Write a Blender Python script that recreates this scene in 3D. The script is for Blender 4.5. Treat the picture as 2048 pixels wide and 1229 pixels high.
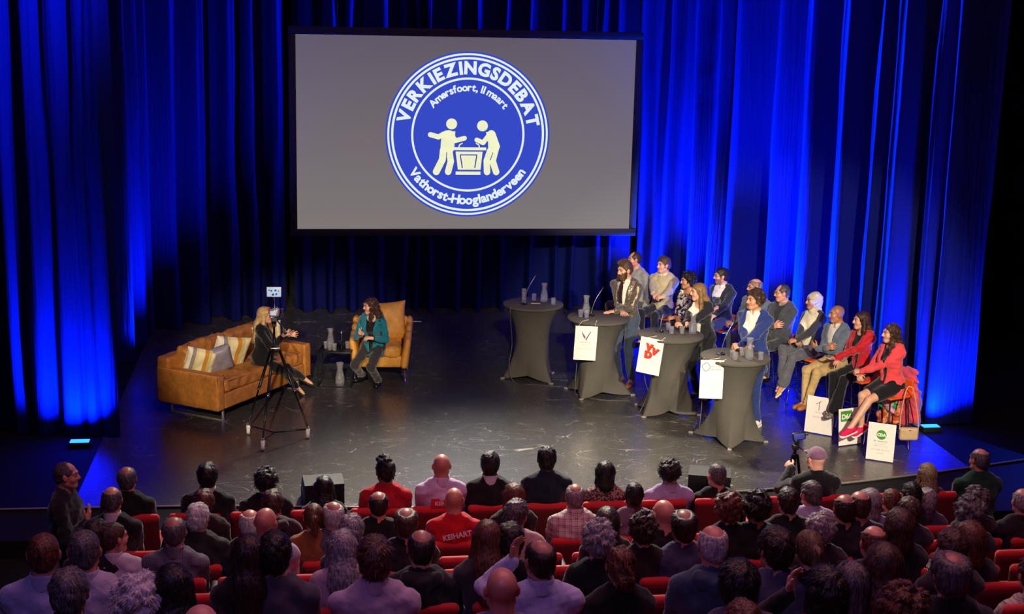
import bpy, bmesh, math, random
import numpy as np
from mathutils import Vector, Matrix, Euler
from math import sin, cos, pi, radians, sqrt, atan2, tan

for _o in list(bpy.data.objects): bpy.data.objects.remove(_o, do_unlink=True)
SC = bpy.context.scene; COL = SC.collection
rnd = random.Random(7); nrs = np.random.RandomState(11)

# ------------------------------------------------------------------ camera
FOC, PITCH, ROLL, YAW, HC = 2840.0, radians(12.5), radians(1.3), radians(8.3), 5.4
def cam_basis():
    f = Vector((sin(YAW)*cos(PITCH), cos(YAW)*cos(PITCH), -sin(PITCH)))
    r0 = Vector((cos(YAW), -sin(YAW), 0)); u0 = r0.cross(f)
    return f, r0*cos(ROLL)+u0*sin(ROLL), u0*cos(ROLL)-r0*sin(ROLL)
CF, CR, CU = cam_basis()
cam = bpy.data.cameras.new('camera'); camo = bpy.data.objects.new('camera', cam); COL.objects.link(camo)
cam.sensor_width = 36; cam.lens = FOC/2048*36; cam.clip_end = 200; cam.clip_start = 0.05
camo.matrix_world = Matrix(((CR.x, CU.x, -CF.x, 0), (CR.y, CU.y, -CF.y, 0), (CR.z, CU.z, -CF.z, HC), (0, 0, 0, 1)))
SC.camera = camo
SC.view_settings.view_transform = 'Standard'; SC.view_settings.look = 'None'
SC.view_settings.gamma = 1; SC.view_settings.use_curve_mapping = False
SC.view_settings.exposure = 0.0
def at(px, py, z=0.0):
    """the place in the hall at height z that the photograph shows at pixel px, py"""
    d = CF+CR*((px-1024)/FOC)-CU*((py-614.5)/FOC)
    return Vector((0, 0, HC))+d*((z-HC)/d.z)
def at_y(px, py, y):
    d = CF+CR*((px-1024)/FOC)-CU*((py-614.5)/FOC)
    return Vector((0, 0, HC))+d*(y/d.y)
def spot(name, loc, tgt, power, size=30., blend=.6, col=(1, .86, .66), rad=.08):
    l = bpy.data.lights.new(name, 'SPOT'); l.energy = power; l.spot_size = radians(size); l.spot_blend = blend; l.color = col; l.shadow_soft_size = rad
    o = bpy.data.objects.new(name, l); COL.objects.link(o); o.location = loc
    o.rotation_euler = (Vector(tgt)-Vector(loc)).to_track_quat('-Z', 'Y').to_euler(); return o
def area(name, loc, tgt, power, sx, sy, col, spread=180.):
    l = bpy.data.lights.new(name, 'AREA'); l.shape = 'RECTANGLE'; l.size = sx; l.size_y = sy; l.energy = power; l.color = col; l.spread = radians(spread)
    o = bpy.data.objects.new(name, l); COL.objects.link(o); o.location = loc
    o.rotation_euler = (Vector(tgt)-Vector(loc)).to_track_quat('-Z', 'Y').to_euler(); return o
WORLD = bpy.data.worlds.new('dark hall'); SC.world = WORLD; WORLD.use_nodes = True
WORLD.node_tree.nodes['Background'].inputs[0].default_value = (.5, .4, 1., 1); WORLD.node_tree.nodes['Background'].inputs[1].default_value = .006
BLUE = (.0, .05, 1.)
# warm front-of-house spots, hung over the balcony, on the sofa group and on the panel
spot('front_spot_sofa', (-1.2, -.4, 7.7), (-.5, 18.7, .7), 12000, 9., .5, (1, .83, .6), .12)
spot('front_spot_chair', (2.6, -.4, 7.7), (.75, 19.4, .75), 8800, 8., .5, (1, .84, .62), .12)
spot('front_spot_panel', (3.6, -.4, 7.7), (6.0, 17.8, 1.1), 15500, 17., .4, (1, .88, .68), .12)
spot('front_spot_tables', (1.0, -.4, 7.7), (4.5, 18.0, .9), 9500, 14., .5, (1, .88, .68), .12)
# back light from the rig that skims the stage floor towards the hall
spot('back_spot_floor', (2.6, 21.6, 9.0), (2.4, 13.2, 0), 13000, 46, .9, (1, .9, .74), .5)
# blue wash on the drapes: from the rig over the back and from lamps standing on the floor
spot('blue_back_left', (-1.3, 22.9, 8.9), (2.8, 23.6, 6.9), 17000, 50, .8, BLUE, .1)
spot('blue_back_right', (6.0, 22.8, 8.9), (1.8, 23.6, 6.9), 17000, 50, .8, BLUE, .1)
spot('blue_rig_left', (1.2, 23.2, 9.2), (-2.7, 20.3, 6.2), 9000, 42, .9, BLUE, .1)
spot('blue_rig_right', (4.6, 23.4, 9.4), (7.8, 18.6, 5.8), 60000, 40, .9, BLUE, .1)
spot('blue_leg_wash', (-1.4, 14.8, 9.4), (-3.5, 17.4, 5.4), 13000, 36, .9, BLUE, .1)
def uplight(name, p, tgt, power, size=125., col=BLUE): return spot(name, (p[0], p[1], .10), tgt, power, size, 1., col, .05)
UP = [((160, 893), (-3.05, 17.4, 1.9), 3000), ((1860, 862), (8.35, 17.5, 2.2), 2600), ((1750, 783), (7.95, 17.8, 3.4), 20000), (None, (7.5, 19.0, 3.6), 24000, (6.35, 20.4)), (None, (7.1, 21.6, 3.6), 18000, (5.9, 22.1)), ((1262, 640), (6.3, 23.0, 2.8), 6000), ((372, 722), (-2.7, 20.8, 2.6), 3200)]
for a_, tg_, pw_, *h_ in UP: uplight('blue_floor_lamp', at(*a_, 0) if a_ else h_[0], tg_, pw_)
# dim house light over the seats
area('house_light', (2.9, 9.4, 9.6), (2.9, 9.9, .8), 390, 8., 5., (1., .40, .46))
area('house_light_violet', (-1.0, 2.6, 8.2), (1.8, 9.5, .8), 95, 4., 2., (.55, .3, 1.))


# ------------------------------------------------------------------ objects
def tag(o, label=None, cat=None, group=None, kind=None):
    if label: o['label'] = label
    if cat: o['category'] = cat
    if group: o['group'] = group
    if kind: o['kind'] = kind
    return o
def empty(name, loc=(0, 0, 0), rz=0.0, label=None, cat=None, group=None):
    o = bpy.data.objects.new(name, None); COL.objects.link(o); o.location = loc; o.rotation_euler = (0, 0, rz)
    o.empty_display_size = .1
    return tag(o, label, cat, group)
def link(name, me, m=None, parent=None, loc=None, M=None):
    o = bpy.data.objects.new(name, me); COL.objects.link(o)
    if m is not None:
        if len(me.materials) == 0: me.materials.append(m)
        elif me.materials[0] is not m:
            o.material_slots[0].link = 'OBJECT'; o.material_slots[0].material = m
    if parent is not None: o.parent = parent
    if loc is not None: o.location = loc
    if M is not None: o.matrix_local = M
    return o
def mesh_from(verts, faces, name='m', smooth=True):
    me = bpy.data.meshes.new(name); me.from_pydata([tuple(v) for v in verts], [], [tuple(f) for f in faces])
    if smooth: me.polygons.foreach_set('use_smooth', [True]*len(me.polygons))
    me.update(); return me
def copy_tree(o, parent=None):
    c = o.copy(); COL.objects.link(c)
    if parent is not None: c.parent = parent
    for ch in list(o.children): copy_tree(ch, c)
    return c

# ------------------------------------------------------------------ materials
MATS = {}
def srgb(h):
    h = h.lstrip('#'); c = [int(h[i:i+2], 16)/255 for i in (0, 2, 4)]
    return tuple((x/12.92 if x <= .04045 else ((x+.055)/1.055)**2.4) for x in c)+(1,)
def new_mat(name):
    m = bpy.data.materials.new(name); m.use_nodes = True
    nt = m.node_tree; b = nt.nodes['Principled BSDF']; return m, nt, b
def N(nt, t, **kw):
    n = nt.nodes.new(t)
    for k, v in kw.items():
        if k in n.inputs: n.inputs[k].default_value = v
        else: setattr(n, k, v)
    return n
def mat(name, col, rough=.6, metal=0., var=.12, scale=30., bump=.0, bscale=60., spec=.4, sheen=0., stretch=None, emit=0., coat=0., trans=0., ior=1.45, coord='Object'):
    """solid material whose tone drifts a little with noise, plus an optional fine bump"""
    if name in MATS: return MATS[name]
    m, nt, b = new_mat(name); c = srgb(col) if isinstance(col, str) else tuple(col)
    tc = N(nt, 'ShaderNodeTexCoord'); src = tc.outputs[coord]
    if stretch:
        mp = N(nt, 'ShaderNodeMapping', Scale=stretch); nt.links.new(src, mp.inputs['Vector']); src = mp.outputs[0]
    if var > 0:
        nz = N(nt, 'ShaderNodeTexNoise', Scale=scale, Detail=4.); nt.links.new(src, nz.inputs['Vector'])
        rp = N(nt, 'ShaderNodeValToRGB'); nt.links.new(nz.outputs['Fac'], rp.inputs[0])
        rp.color_ramp.elements[0].position = .3; rp.color_ramp.elements[1].position = .7
        rp.color_ramp.elements[0].color = tuple(x*(1-var) for x in c[:3])+(1,)
        rp.color_ramp.elements[1].color = tuple(min(1, x*(1+var)) for x in c[:3])+(1,)
        nt.links.new(rp.outputs[0], b.inputs['Base Color'])
    else: b.inputs['Base Color'].default_value = c
    if bump > 0:
        nb = N(nt, 'ShaderNodeTexNoise', Scale=bscale, Detail=3.); nt.links.new(src, nb.inputs['Vector'])
        bp = N(nt, 'ShaderNodeBump', Strength=bump, Distance=.01); nt.links.new(nb.outputs['Fac'], bp.inputs['Height'])
        nt.links.new(bp.outputs[0], b.inputs['Normal'])
    b.inputs['Roughness'].default_value = rough; b.inputs['Metallic'].default_value = metal
    b.inputs['Specular IOR Level'].default_value = spec
    if sheen: b.inputs['Sheen Weight'].default_value = sheen
    if coat: b.inputs['Coat Weight'].default_value = coat
    if trans: b.inputs['Transmission Weight'].default_value = trans; b.inputs['IOR'].default_value = ior
    if emit: b.inputs['Emission Color'].default_value = c; b.inputs['Emission Strength'].default_value = emit
    MATS[name] = m; return m
def skin(name, col):
    if name in MATS: return MATS[name]
    m, nt, b = new_mat(name); c = srgb(col)
    at_ = N(nt, 'ShaderNodeAttribute', attribute_name='tint')          # r: lips, g: brows or stubble, b: flush
    nz = N(nt, 'ShaderNodeTexNoise', Scale=40., Detail=4.)
    tc = N(nt, 'ShaderNodeTexCoord'); nt.links.new(tc.outputs['Object'], nz.inputs['Vector'])
    rp = N(nt, 'ShaderNodeValToRGB'); nt.links.new(nz.outputs['Fac'], rp.inputs[0])
    rp.color_ramp.elements[0].color = (c[0]*.85, c[1]*.8, c[2]*.78, 1); rp.color_ramp.elements[1].color = (min(1, c[0]*1.1), c[1]*1.1, c[2]*1.1, 1)
    sp = N(nt, 'ShaderNodeSeparateColor'); nt.links.new(at_.outputs['Color'], sp.inputs[0])
    prev = rp.outputs[0]
    for k, colr in (('Red', (c[0]*.62, c[1]*.3, c[2]*.3, 1)), ('Green', (c[0]*.16, c[1]*.14, c[2]*.14, 1)), ('Blue', (min(1, c[0]*1.05), c[1]*.68, c[2]*.62, 1))):
        mx = N(nt, 'ShaderNodeMix', data_type='RGBA'); nt.links.new(sp.outputs[k], mx.inputs['Factor'])
        nt.links.new(prev, mx.inputs[6]); mx.inputs[7].default_value = colr; prev = mx.outputs[2]
    nt.links.new(prev, b.inputs['Base Color'])
    b.inputs['Roughness'].default_value = .42; b.inputs['Specular IOR Level'].default_value = .45
    b.inputs['Subsurface Weight'].default_value = 0.0
    MATS[name] = m; return m
def hair_mat(name, col, col2=None, rough=.45):
    if name in MATS: return MATS[name]
    m, nt, b = new_mat(name); c = srgb(col); c2 = srgb(col2) if col2 else tuple(min(1, x*1.9+.004) for x in c[:3])+(1,)
    tc = N(nt, 'ShaderNodeTexCoord'); mp = N(nt, 'ShaderNodeMapping', Scale=(110., 110., 14.))
    nt.links.new(tc.outputs['Object'], mp.inputs['Vector'])
    nz = N(nt, 'ShaderNodeTexNoise', Scale=1., Detail=3.); nt.links.new(mp.outputs[0], nz.inputs['Vector'])
    rp = N(nt, 'ShaderNodeValToRGB'); nt.links.new(nz.outputs['Fac'], rp.inputs[0])
    rp.color_ramp.elements[0].position = .35; rp.color_ramp.elements[1].position = .68
    rp.color_ramp.elements[0].color = tuple(x*.7 for x in c[:3])+(1,); rp.color_ramp.elements[1].color = c2
    nt.links.new(rp.outputs[0], b.inputs['Base Color'])
    bp = N(nt, 'ShaderNodeBump', Strength=.7, Distance=.006); nt.links.new(nz.outputs['Fac'], bp.inputs['Height']); nt.links.new(bp.outputs[0], b.inputs['Normal'])
    b.inputs['Roughness'].default_value = rough; b.inputs['Specular IOR Level'].default_value = .35
    MATS[name] = m; return m
def cloth(name, col, rough=.85, sheen=.25, bump=.5, bscale=26., var=.14, scale=14.):
    return mat('cloth_'+name, col, rough=rough, var=var, scale=scale, bump=bump, bscale=bscale, spec=.2, sheen=sheen)

# ------------------------------------------------------------------ implicit shapes, meshed with surface nets
def _smin(a, b, k):
    if k <= 0: return np.minimum(a, b)
    h = np.clip(.5+.5*(b-a)/k, 0, 1); return b+(a-b)*h-k*h*(1-h)
class Blob:
    """a smooth union of tapered limbs and ellipsoids, cut by planes, turned into one closed mesh"""
    def __init__(s, h): s.h = h; s.ops = []; s.lo = np.full(3, 1e9); s.hi = np.full(3, -1e9)
    def _grow(s, lo, hi): s.lo = np.minimum(s.lo, lo); s.hi = np.maximum(s.hi, hi)
    def cap(s, a, b, ra, rb=None, k=.02, flat=None, f=1., sub=False):
        rb = ra if rb is None else rb
        a = np.array(a, float); b = np.array(b, float); r = max(ra, rb)
        lo = np.minimum(a, b)-r; hi = np.maximum(a, b)+r
        if not sub: s._grow(lo, hi)
        fl = None if flat is None else np.array(flat, float)/np.linalg.norm(flat)
        def ev(P):
            Q = P-a; d = b-a
            if fl is not None:
                Q = Q+np.multiply.outer(Q@fl, fl)*(1/f-1); d = d+fl*(d@fl)*(1/f-1)
            L = max(d@d, 1e-9); t = np.clip(Q@d/L, 0, 1)
            D = np.sqrt(((Q-np.multiply.outer(t, d))**2).sum(-1))-(ra+(rb-ra)*t)
            return D if fl is None else D*(.35+.65*f)
        s.ops.append(('sub' if sub else 'add', lo, hi, ev, k)); return s
    def ell(s, c, r, R=None, k=.02, sub=False):
        c = np.array(c, float); r = np.array(r, float); R = np.eye(3) if R is None else np.array(R)
        e = np.abs(R)@r; lo = c-e; hi = c+e
        if not sub: s._grow(lo, hi)
        def ev(P):
            Q = ((P-c)@R)/r; n = np.sqrt((Q**2).sum(-1)); g = np.sqrt(((Q/r)**2).sum(-1))
            return n*(n-1)/np.maximum(g, 1e-6)
        s.ops.append(('sub' if sub else 'add', lo, hi, ev, k)); return s
    def box(s, c, half, rad=.02, R=None, k=.02, sub=False):
        c = np.array(c, float); half = np.array(half, float)-rad; R = np.eye(3) if R is None else np.array(R)
        e = np.abs(R)@(half+rad); lo = c-e; hi = c+e
        if not sub: s._grow(lo, hi)
        def ev(P):
            q = np.abs((P-c)@R)-half
            return np.sqrt((np.maximum(q, 0)**2).sum(-1))+np.minimum(q.max(-1), 0)-rad
        s.ops.append(('sub' if sub else 'add', lo, hi, ev, k)); return s
    def cut(s, p, n, k=.004):
        p = np.array(p, float); n = np.array(n, float); n = n/np.linalg.norm(n)
        s.ops.append(('cut', None, None, lambda P: (P-p)@n, k)); return s
    def fn(s, ev, k=.004): s.ops.append(('cut', None, None, ev, k)); return s       # keeps where ev < 0
    def noise(s, amp, wl, seed=0, n=5):
        r = np.random.RandomState(seed); K = r.normal(size=(n, 3)); K = K/np.linalg.norm(K, axis=1)[:, None]*(2*pi/(wl*(.6+.8*r.rand(n))))[:, None]
        ph = r.rand(n)*6.3
        s.ops.append(('disp', None, None, lambda P: amp/n*1.6*np.sin(P@K.T+ph).sum(-1), 0)); return s
    def disp(s, fnc): s.ops.append(('disp', None, None, fnc, 0)); return s
    def arrays(s):
        h = s.h; lo = s.lo-3.2*h-.004; dims = np.ceil((s.hi-s.lo+6.4*h+.008)/h).astype(int)+1
        ax = [(lo[i]+h*np.arange(dims[i])).astype(np.float32) for i in range(3)]
        F = np.full(dims, .5, np.float32)
        def grid(sl): return np.stack(np.meshgrid(*[ax[i][sl[i]] for i in range(3)], indexing='ij'), -1)
        for kind, l, hgh, ev, k in s.ops:
            if kind in ('add', 'sub'):
                m = k+2.5*h
                i0 = np.clip(np.floor((l-m-lo)/h).astype(int), 0, dims); i1 = np.clip(np.ceil((hgh+m-lo)/h).astype(int)+1, 0, dims)
                sl = tuple(slice(a, b) for a, b in zip(i0, i1))
                if any(b <= a for a, b in zip(i0, i1)): continue
                D = ev(grid(sl)).astype(np.float32)
                F[sl] = _smin(F[sl], D, k) if kind == 'add' else -_smin(-F[sl], D, k)
            else:
                near = np.abs(F) < .12 if kind == 'disp' else F < 3*h+.03
                idx = np.nonzero(near); P = np.stack([ax[i][idx[i]] for i in range(3)], -1); D = ev(P).astype(np.float32)
                if kind == 'disp': F[idx] += D
                else: F[idx] = -_smin(-F[idx], -D, k)
        # surface nets
        S = F < 0; n = dims-1; strides = np.array([n[1]*n[2], n[2], 1])
        keys = []; pos = []; quads = []
        for a in range(3):
            sl0 = [slice(None)]*3; sl1 = [slice(None)]*3; sl0[a] = slice(0, -1); sl1[a] = slice(1, None)
            A, B = F[tuple(sl0)], F[tuple(sl1)]; ch = S[tuple(sl0)] != S[tuple(sl1)]
            I = np.stack(np.nonzero(ch), -1)
            if len(I) == 0: continue
            b, c = [(1, 2), (2, 0), (0, 1)][a]
            ok = (I[:, b] > 0) & (I[:, c] > 0) & (I[:, b] < n[b]) & (I[:, c] < n[c]); I = I[ok]
            fa = A[tuple(I.T)]; fb = B[tuple(I.T)]; t = fa/(fa-fb); p = I.astype(np.float64); p[:, a] += t
            q = []
            for db, dc in ((0, 0), (-1, 0), (-1, -1), (0, -1)):
                J = I.copy(); J[:, b] += db; J[:, c] += dc; kk = J@strides; keys.append(kk); pos.append(p); q.append(kk)
            q = np.stack(q, -1); inside = fa < 0; q[inside] = q[inside]; q[~inside] = q[~inside][:, ::-1]; quads.append(q)
        keys = np.concatenate(keys); pos = np.concatenate(pos); quads = np.concatenate(quads)
        u, inv = np.unique(keys, return_inverse=True); cnt = np.bincount(inv, minlength=len(u))
        V = np.stack([np.bincount(inv, pos[:, i], minlength=len(u))/cnt for i in range(3)], -1)*h+lo
        return V, np.searchsorted(u, quads)
    def mesh(s, name='blob'):
        V, Q = s.arrays(); return quad_mesh(V, Q, name)
def quad_mesh(V, Q, name='blob', sharp=False):
    me = bpy.data.meshes.new(name); n, q = len(V), len(Q)
    me.vertices.add(n); me.vertices.foreach_set('co', np.asarray(V, np.float32).ravel())
    me.loops.add(q*4); me.loops.foreach_set('vertex_index', np.asarray(Q, np.int32).ravel())
    me.polygons.add(q); me.polygons.foreach_set('loop_start', np.arange(0, q*4, 4, dtype=np.int32))
    me.polygons.foreach_set('use_smooth', np.full(q, not sharp)); me.update(calc_edges=True); return me
def thin_out(V, Q, fine, step):
    """merge vertices outside the fine region into cells of size step (what clothes cover needs few faces)"""
    key = np.floor(V/step).astype(np.int64); code = (key[:, 0]*4001+key[:, 1])*4001+key[:, 2]; code = np.where(fine, 10**15+np.arange(len(V)), code)
    u, inv = np.unique(code, return_inverse=True); cnt = np.bincount(inv)
    W = np.stack([np.bincount(inv, V[:, i])/cnt for i in range(3)], -1); F = inv[Q]
    same = np.stack([F[:, i] == F[:, (i+1) % 4] for i in range(4)], -1); n = same.sum(1); cross = (F[:, 0] == F[:, 2]) | (F[:, 1] == F[:, 3])
    q = F[(n == 0) & ~cross]; m = (n == 1) & ~cross; t = F[m]; s = same[m]; d = np.argmax(s, 1)
    tri = np.stack([t[np.arange(len(t)), (d+1+j) % 4] for j in range(3)], -1); tri = tri[np.unique(np.sort(tri, 1), axis=0, return_index=True)[1]] if len(tri) else tri
    q = q[np.unique(np.sort(q, 1), axis=0, return_index=True)[1]]
    me = bpy.data.meshes.new('body'); nq, nt_ = len(q), len(tri); loops = np.concatenate([q.ravel(), tri.ravel()]).astype(np.int32)
    me.vertices.add(len(W)); me.vertices.foreach_set('co', W.astype(np.float32).ravel()); me.loops.add(len(loops)); me.loops.foreach_set('vertex_index', loops)
    me.polygons.add(nq+nt_); me.polygons.foreach_set('loop_start', np.concatenate([np.arange(nq)*4, nq*4+np.arange(nt_)*3]).astype(np.int32)); me.polygons.foreach_set('use_smooth', np.full(nq+nt_, True))
    me.validate(); me.update(calc_edges=True); return W, me
def rotm(x=0, y=0, z=0):
    return np.array(Euler((x, y, z), 'XYZ').to_matrix())

# ------------------------------------------------------------------ people
def ik(a, t, l1, l2, hint):
    a, t, hint = (np.array(v, float) for v in (a, t, hint)); d = t-a; L = np.linalg.norm(d)
    if L > (l1+l2)*.995: d = d/L*(l1+l2)*.995; t = a+d; L = (l1+l2)*.995
    L = max(L, abs(l1-l2)+.02); u = d/np.linalg.norm(d); x = (l1*l1-l2*l2+L*L)/(2*L); hgt = sqrt(max(l1*l1-x*x, 0))
    w = hint-u*(hint@u); nw = np.linalg.norm(w); w = w/nw if nw > 1e-6 else np.array([0, 0, 1.])
    return a+u*x+w*hgt, t
def skeleton(sex='m', s=1.0, hip=(0, 0, .92), lean=0., side=0., twist=0., head=(0, 0, 0), L=None, R=None, fL=None, fR=None, fat=1.0, knee=((-.15, 1, .2), (.15, 1, .2)), sh=1.0, **_):
    k = dict(sex=sex, s=s, fat=fat); O = np.array(hip, float); T = rotm(-lean, side, 0); T = rotm(0, 0, twist)@T
    P = lambda x, y, z: O+T@(np.array([x, y, z])*s)
    k['O'], k['T'], k['P'] = O, T, P; k['Rh'] = rotm(0, 0, head[1])@rotm(-head[0], head[2], 0)
    k['N'] = P(0, -.015, .515); k['H'] = k['N']+T@(np.array([0, .015, .06])*s)+k['Rh']@(np.array([0, .02, .09])*s)
    sw = (.182 if sex == 'm' else .158)*sh; k['sw'] = sw
    fw = T@np.array([0, 1., 0])
    for sd, h in ((-1, L), (1, R)):
        n = 'L' if sd < 0 else 'R'; S = P(sd*sw, -.012, .432); k['S'+n] = S
        h = h or {}; tgt = np.array(h.get('t', P(sd*.26, .06, -.08)), float); hint = np.array(h.get('hint', (sd*.4, -.6, -.9)), float)
        E, W = ik(S, tgt, .285*s, .25*s, hint); k['E'+n], k['W'+n] = E, W
        d = np.array(h.get('d', (W-E)), float); d = d/np.linalg.norm(d); nn = np.array(h.get('n', (-sd*.8, .2, -.3)), float); nn = nn-d*(d@nn); nn = nn/np.linalg.norm(nn)
        k['hd'+n], k['hn'+n], k['curl'+n] = d, nn, h.get('curl', .35); k['spread'+n] = h.get('spread', .06)
    for i, (sd, f) in enumerate(((-1, fL), (1, fR))):
        n = 'L' if sd < 0 else 'R'; B = O+rotm(0, 0, twist*.3)@(np.array([sd*.09, 0, -.01])*s); k['B'+n] = B
        f = f or {}; tgt = f.get('t', (sd*.1, 0, .085)); K, A = ik(B, tgt, .43*s, .42*s, f.get('hint', knee[i])); k['K'+n], k['A'+n] = K, A
        td = np.array(f.get('d', (sd*.15, 1, 0)), float); k['td'+n] = td/np.linalg.norm(td)
    return k
def torso(b, k, g=0., k_=.05, low=-.02):
    P, s, T = k['P'], k['s'], k['T']; fat = k['fat']; A = np.array
    if k['sex'] == 'm':
        b.ell(P(0, -.005, .03), (A([.16*(.6+.4*fat), .115*fat, .115])+g)*s, T, k_); b.ell(P(0, .012*fat, .17), (A([.145*fat, .108*fat, .14])+g)*s, T, k_)
        if fat > 1.08: b.ell(P(0, .05, .13), (A([.13*fat, .11*fat, .12])+g)*s, T, k_)
        b.ell(P(0, 0, .34), (A([.168*(.5+.5*fat), .115*(.5+.5*fat), .165])+g)*s, T, k_)
        w, r = k['sw']-.03, .058
    else:
        b.ell(P(0, -.008, .03), (A([.168*fat, .12*fat, .115])+g)*s, T, k_); b.ell(P(0, .005, .18), (A([.122*fat, .092*fat, .14])+g)*s, T, k_)
        b.ell(P(0, 0, .34), (A([.142*fat, .098*fat, .155])+g)*s, T, k_)
        for sd in (-1, 1): b.ell(P(sd*.062, .078, .325), (A([.062, .055, .062])+g*.6)*s, T, .04)
        w, r = k['sw']-.026, .05
    b.cap(P(-w*.55, -.012, .45), P(w*.55, -.012, .45), (r+g*.8)*s, k=k_)
    for sd in (-1, 1): b.cap(P(sd*w*.4, -.012, .452), P(sd*w, -.012, .43), (r+g*.6)*s, (r-.006+g*.6)*s, .04)
    for sd in (-1, 1): b.cap(P(sd*.10, -.02, .47), P(sd*.02, -.022, .535), (.044+g)*s, (.042+g*.5)*s, .04)
def arms(b, k, g=0., wrist=1., thin=1.):
    s = k['s']; m = (1 if k['sex'] == 'm' else .86)*thin
    for n in 'LR':
        S, E, W = k['S'+n], k['E'+n], k['W'+n]; We = E+(W-E)*wrist
        b.cap(S, E, (.052*m+g)*s, (.040*m+g)*s, .03); b.cap(E, We, (.040*m+g)*s, (.027*m+g*1.05)*s, .02)
def hand(b, k, n, hs=1.):
    s = k['s']*hs*(1. if k['sex'] == 'm' else .92); W, d, nn = k['W'+n], k['hd'+n], k['hn'+n]; c = k['curl'+n]; sp = k['spread'+n]
    t = np.cross(d, nn)*(1 if n == 'R' else -1)
    b.cap(W-d*.01*s+t*.012*s, W+d*.078*s+t*.022*s, .017*s, .016*s, .015); b.cap(W-d*.01*s-t*.01*s, W+d*.074*s-t*.024*s, .017*s, .014*s, .02); b.cap(W, W+d*.08*s, .02*s, .016*s, .02)
    for i, (off, ln) in enumerate(((.031, .066), (.0105, .076), (-.0105, .070), (-.031, .054))):
        p = W+d*(.082-.004*abs(i-1))*s+t*off*s; a = sp*(1.5-i)*1.1; cc = c*(.85+.12*i)
        dd = d*cos(a)+t*sin(a); e1 = dd*cos(cc)+nn*sin(cc); e2 = dd*cos(cc*2.2)+nn*sin(cc*2.2)
        q = p+e1*ln*.55*s; b.cap(p, q, .0098*s, .009*s, .004); b.cap(q, q+e2*ln*.5*s, .009*s, .0075*s, .003)
    p = W+d*.022*s+t*.026*s; e1 = d*.72+t*.62+nn*.3; e1 /= np.linalg.norm(e1); q = p+e1*.05*s; e2 = d*.9+t*.2+nn*.35; e2 /= np.linalg.norm(e2)
    b.cap(p, q, .014*s, .0115*s, .01); b.cap(q, q+e2*.034*s, .011*s, .0088*s, .003)
def legs(b, k, g=0., end=1., flare=0., thin=1., k_=.03):
    s = k['s']; m = 1 if k['sex'] == 'm' else .96; m *= thin
    for n in 'LR':
        B, K, A = k['B'+n], k['K'+n], k['A'+n]; Ae = K+(A-K)*end
        b.cap(B, K, (.082*m+g)*s, (.054*m+g)*s, k_); b.cap(K, Ae, (.052*m+g)*s, (.036*m+g+flare)*s, .02)
        if g < .012:
            v = (A-K)/np.linalg.norm(A-K); back = np.cross(np.cross(v, k['td'+n]), v); b.cap(K+(A-K)*.15-back*.014*s, K+(A-K)*.5-back*.012*s, .044*m*s, .035*m*s, .03)
def head_shape(b, H, R, s=1., sex='m'):
    A = np.array; X = lambda x, y, z: H+R@(A([x, y, z])*s); j = 1 if sex == 'm' else .92
    b.ell(X(0, -.014, .026), A([.0745, .094, .086])*s, R, .02); b.ell(X(0, .026, -.04), A([.0585*j, .062, .07])*s, R, .03)
    b.cap(X(-.016*j, .062, -.094), X(.016*j, .062, -.094), .0215*s, k=.025); b.cap(X(-.05*j, .0, -.062), X(-.02*j, .055, -.095), .022*s, .018*s, .025); b.cap(X(.05*j, 0, -.062), X(.02*j, .055, -.095), .022*s, .018*s, .025)
    for sd in (-1, 1):
        b.ell(X(sd*.038, .05, -.03), A([.026, .03, .028])*s, R, .02); b.cap(X(sd*.014, .083, .027), X(sd*.046, .066, .026), .012*s, .011*s, .014)
        b.ell(X(sd*.079, -.004, -.008), A([.0105, .021, .033])*s, R@rotm(.25, 0, sd*.35), .008)
    b.cap(X(0, .084, .014), X(0, .103, -.027), .0085*s, .0135*s, .012)
    for sd in (-1, 1): b.ell(X(sd*.013, .09, -.031), A([.0095, .012, .009])*s, R, .008)
    for sd in (-1, 1): b.ell(X(sd*.031, .092, .004), A([.017, .014, .0115])*s, R, .012, sub=True)
    for sd in (-1, 1): b.cap(X(sd*.022, .0775, .0135), X(sd*.042, .073, .012), .0075*s, .007*s, .004)
    b.cap(X(-.019, .078, -.0575), X(.019, .078, -.0575), .0085*s, k=.006); b.cap(X(-.015, .078, -.068), X(.015, .078, -.068), .009*s, k=.006); b.cap(X(-.02, .09, -.0625), X(.02, .09, -.0625), .003*s, k=.006, sub=True)
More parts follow.
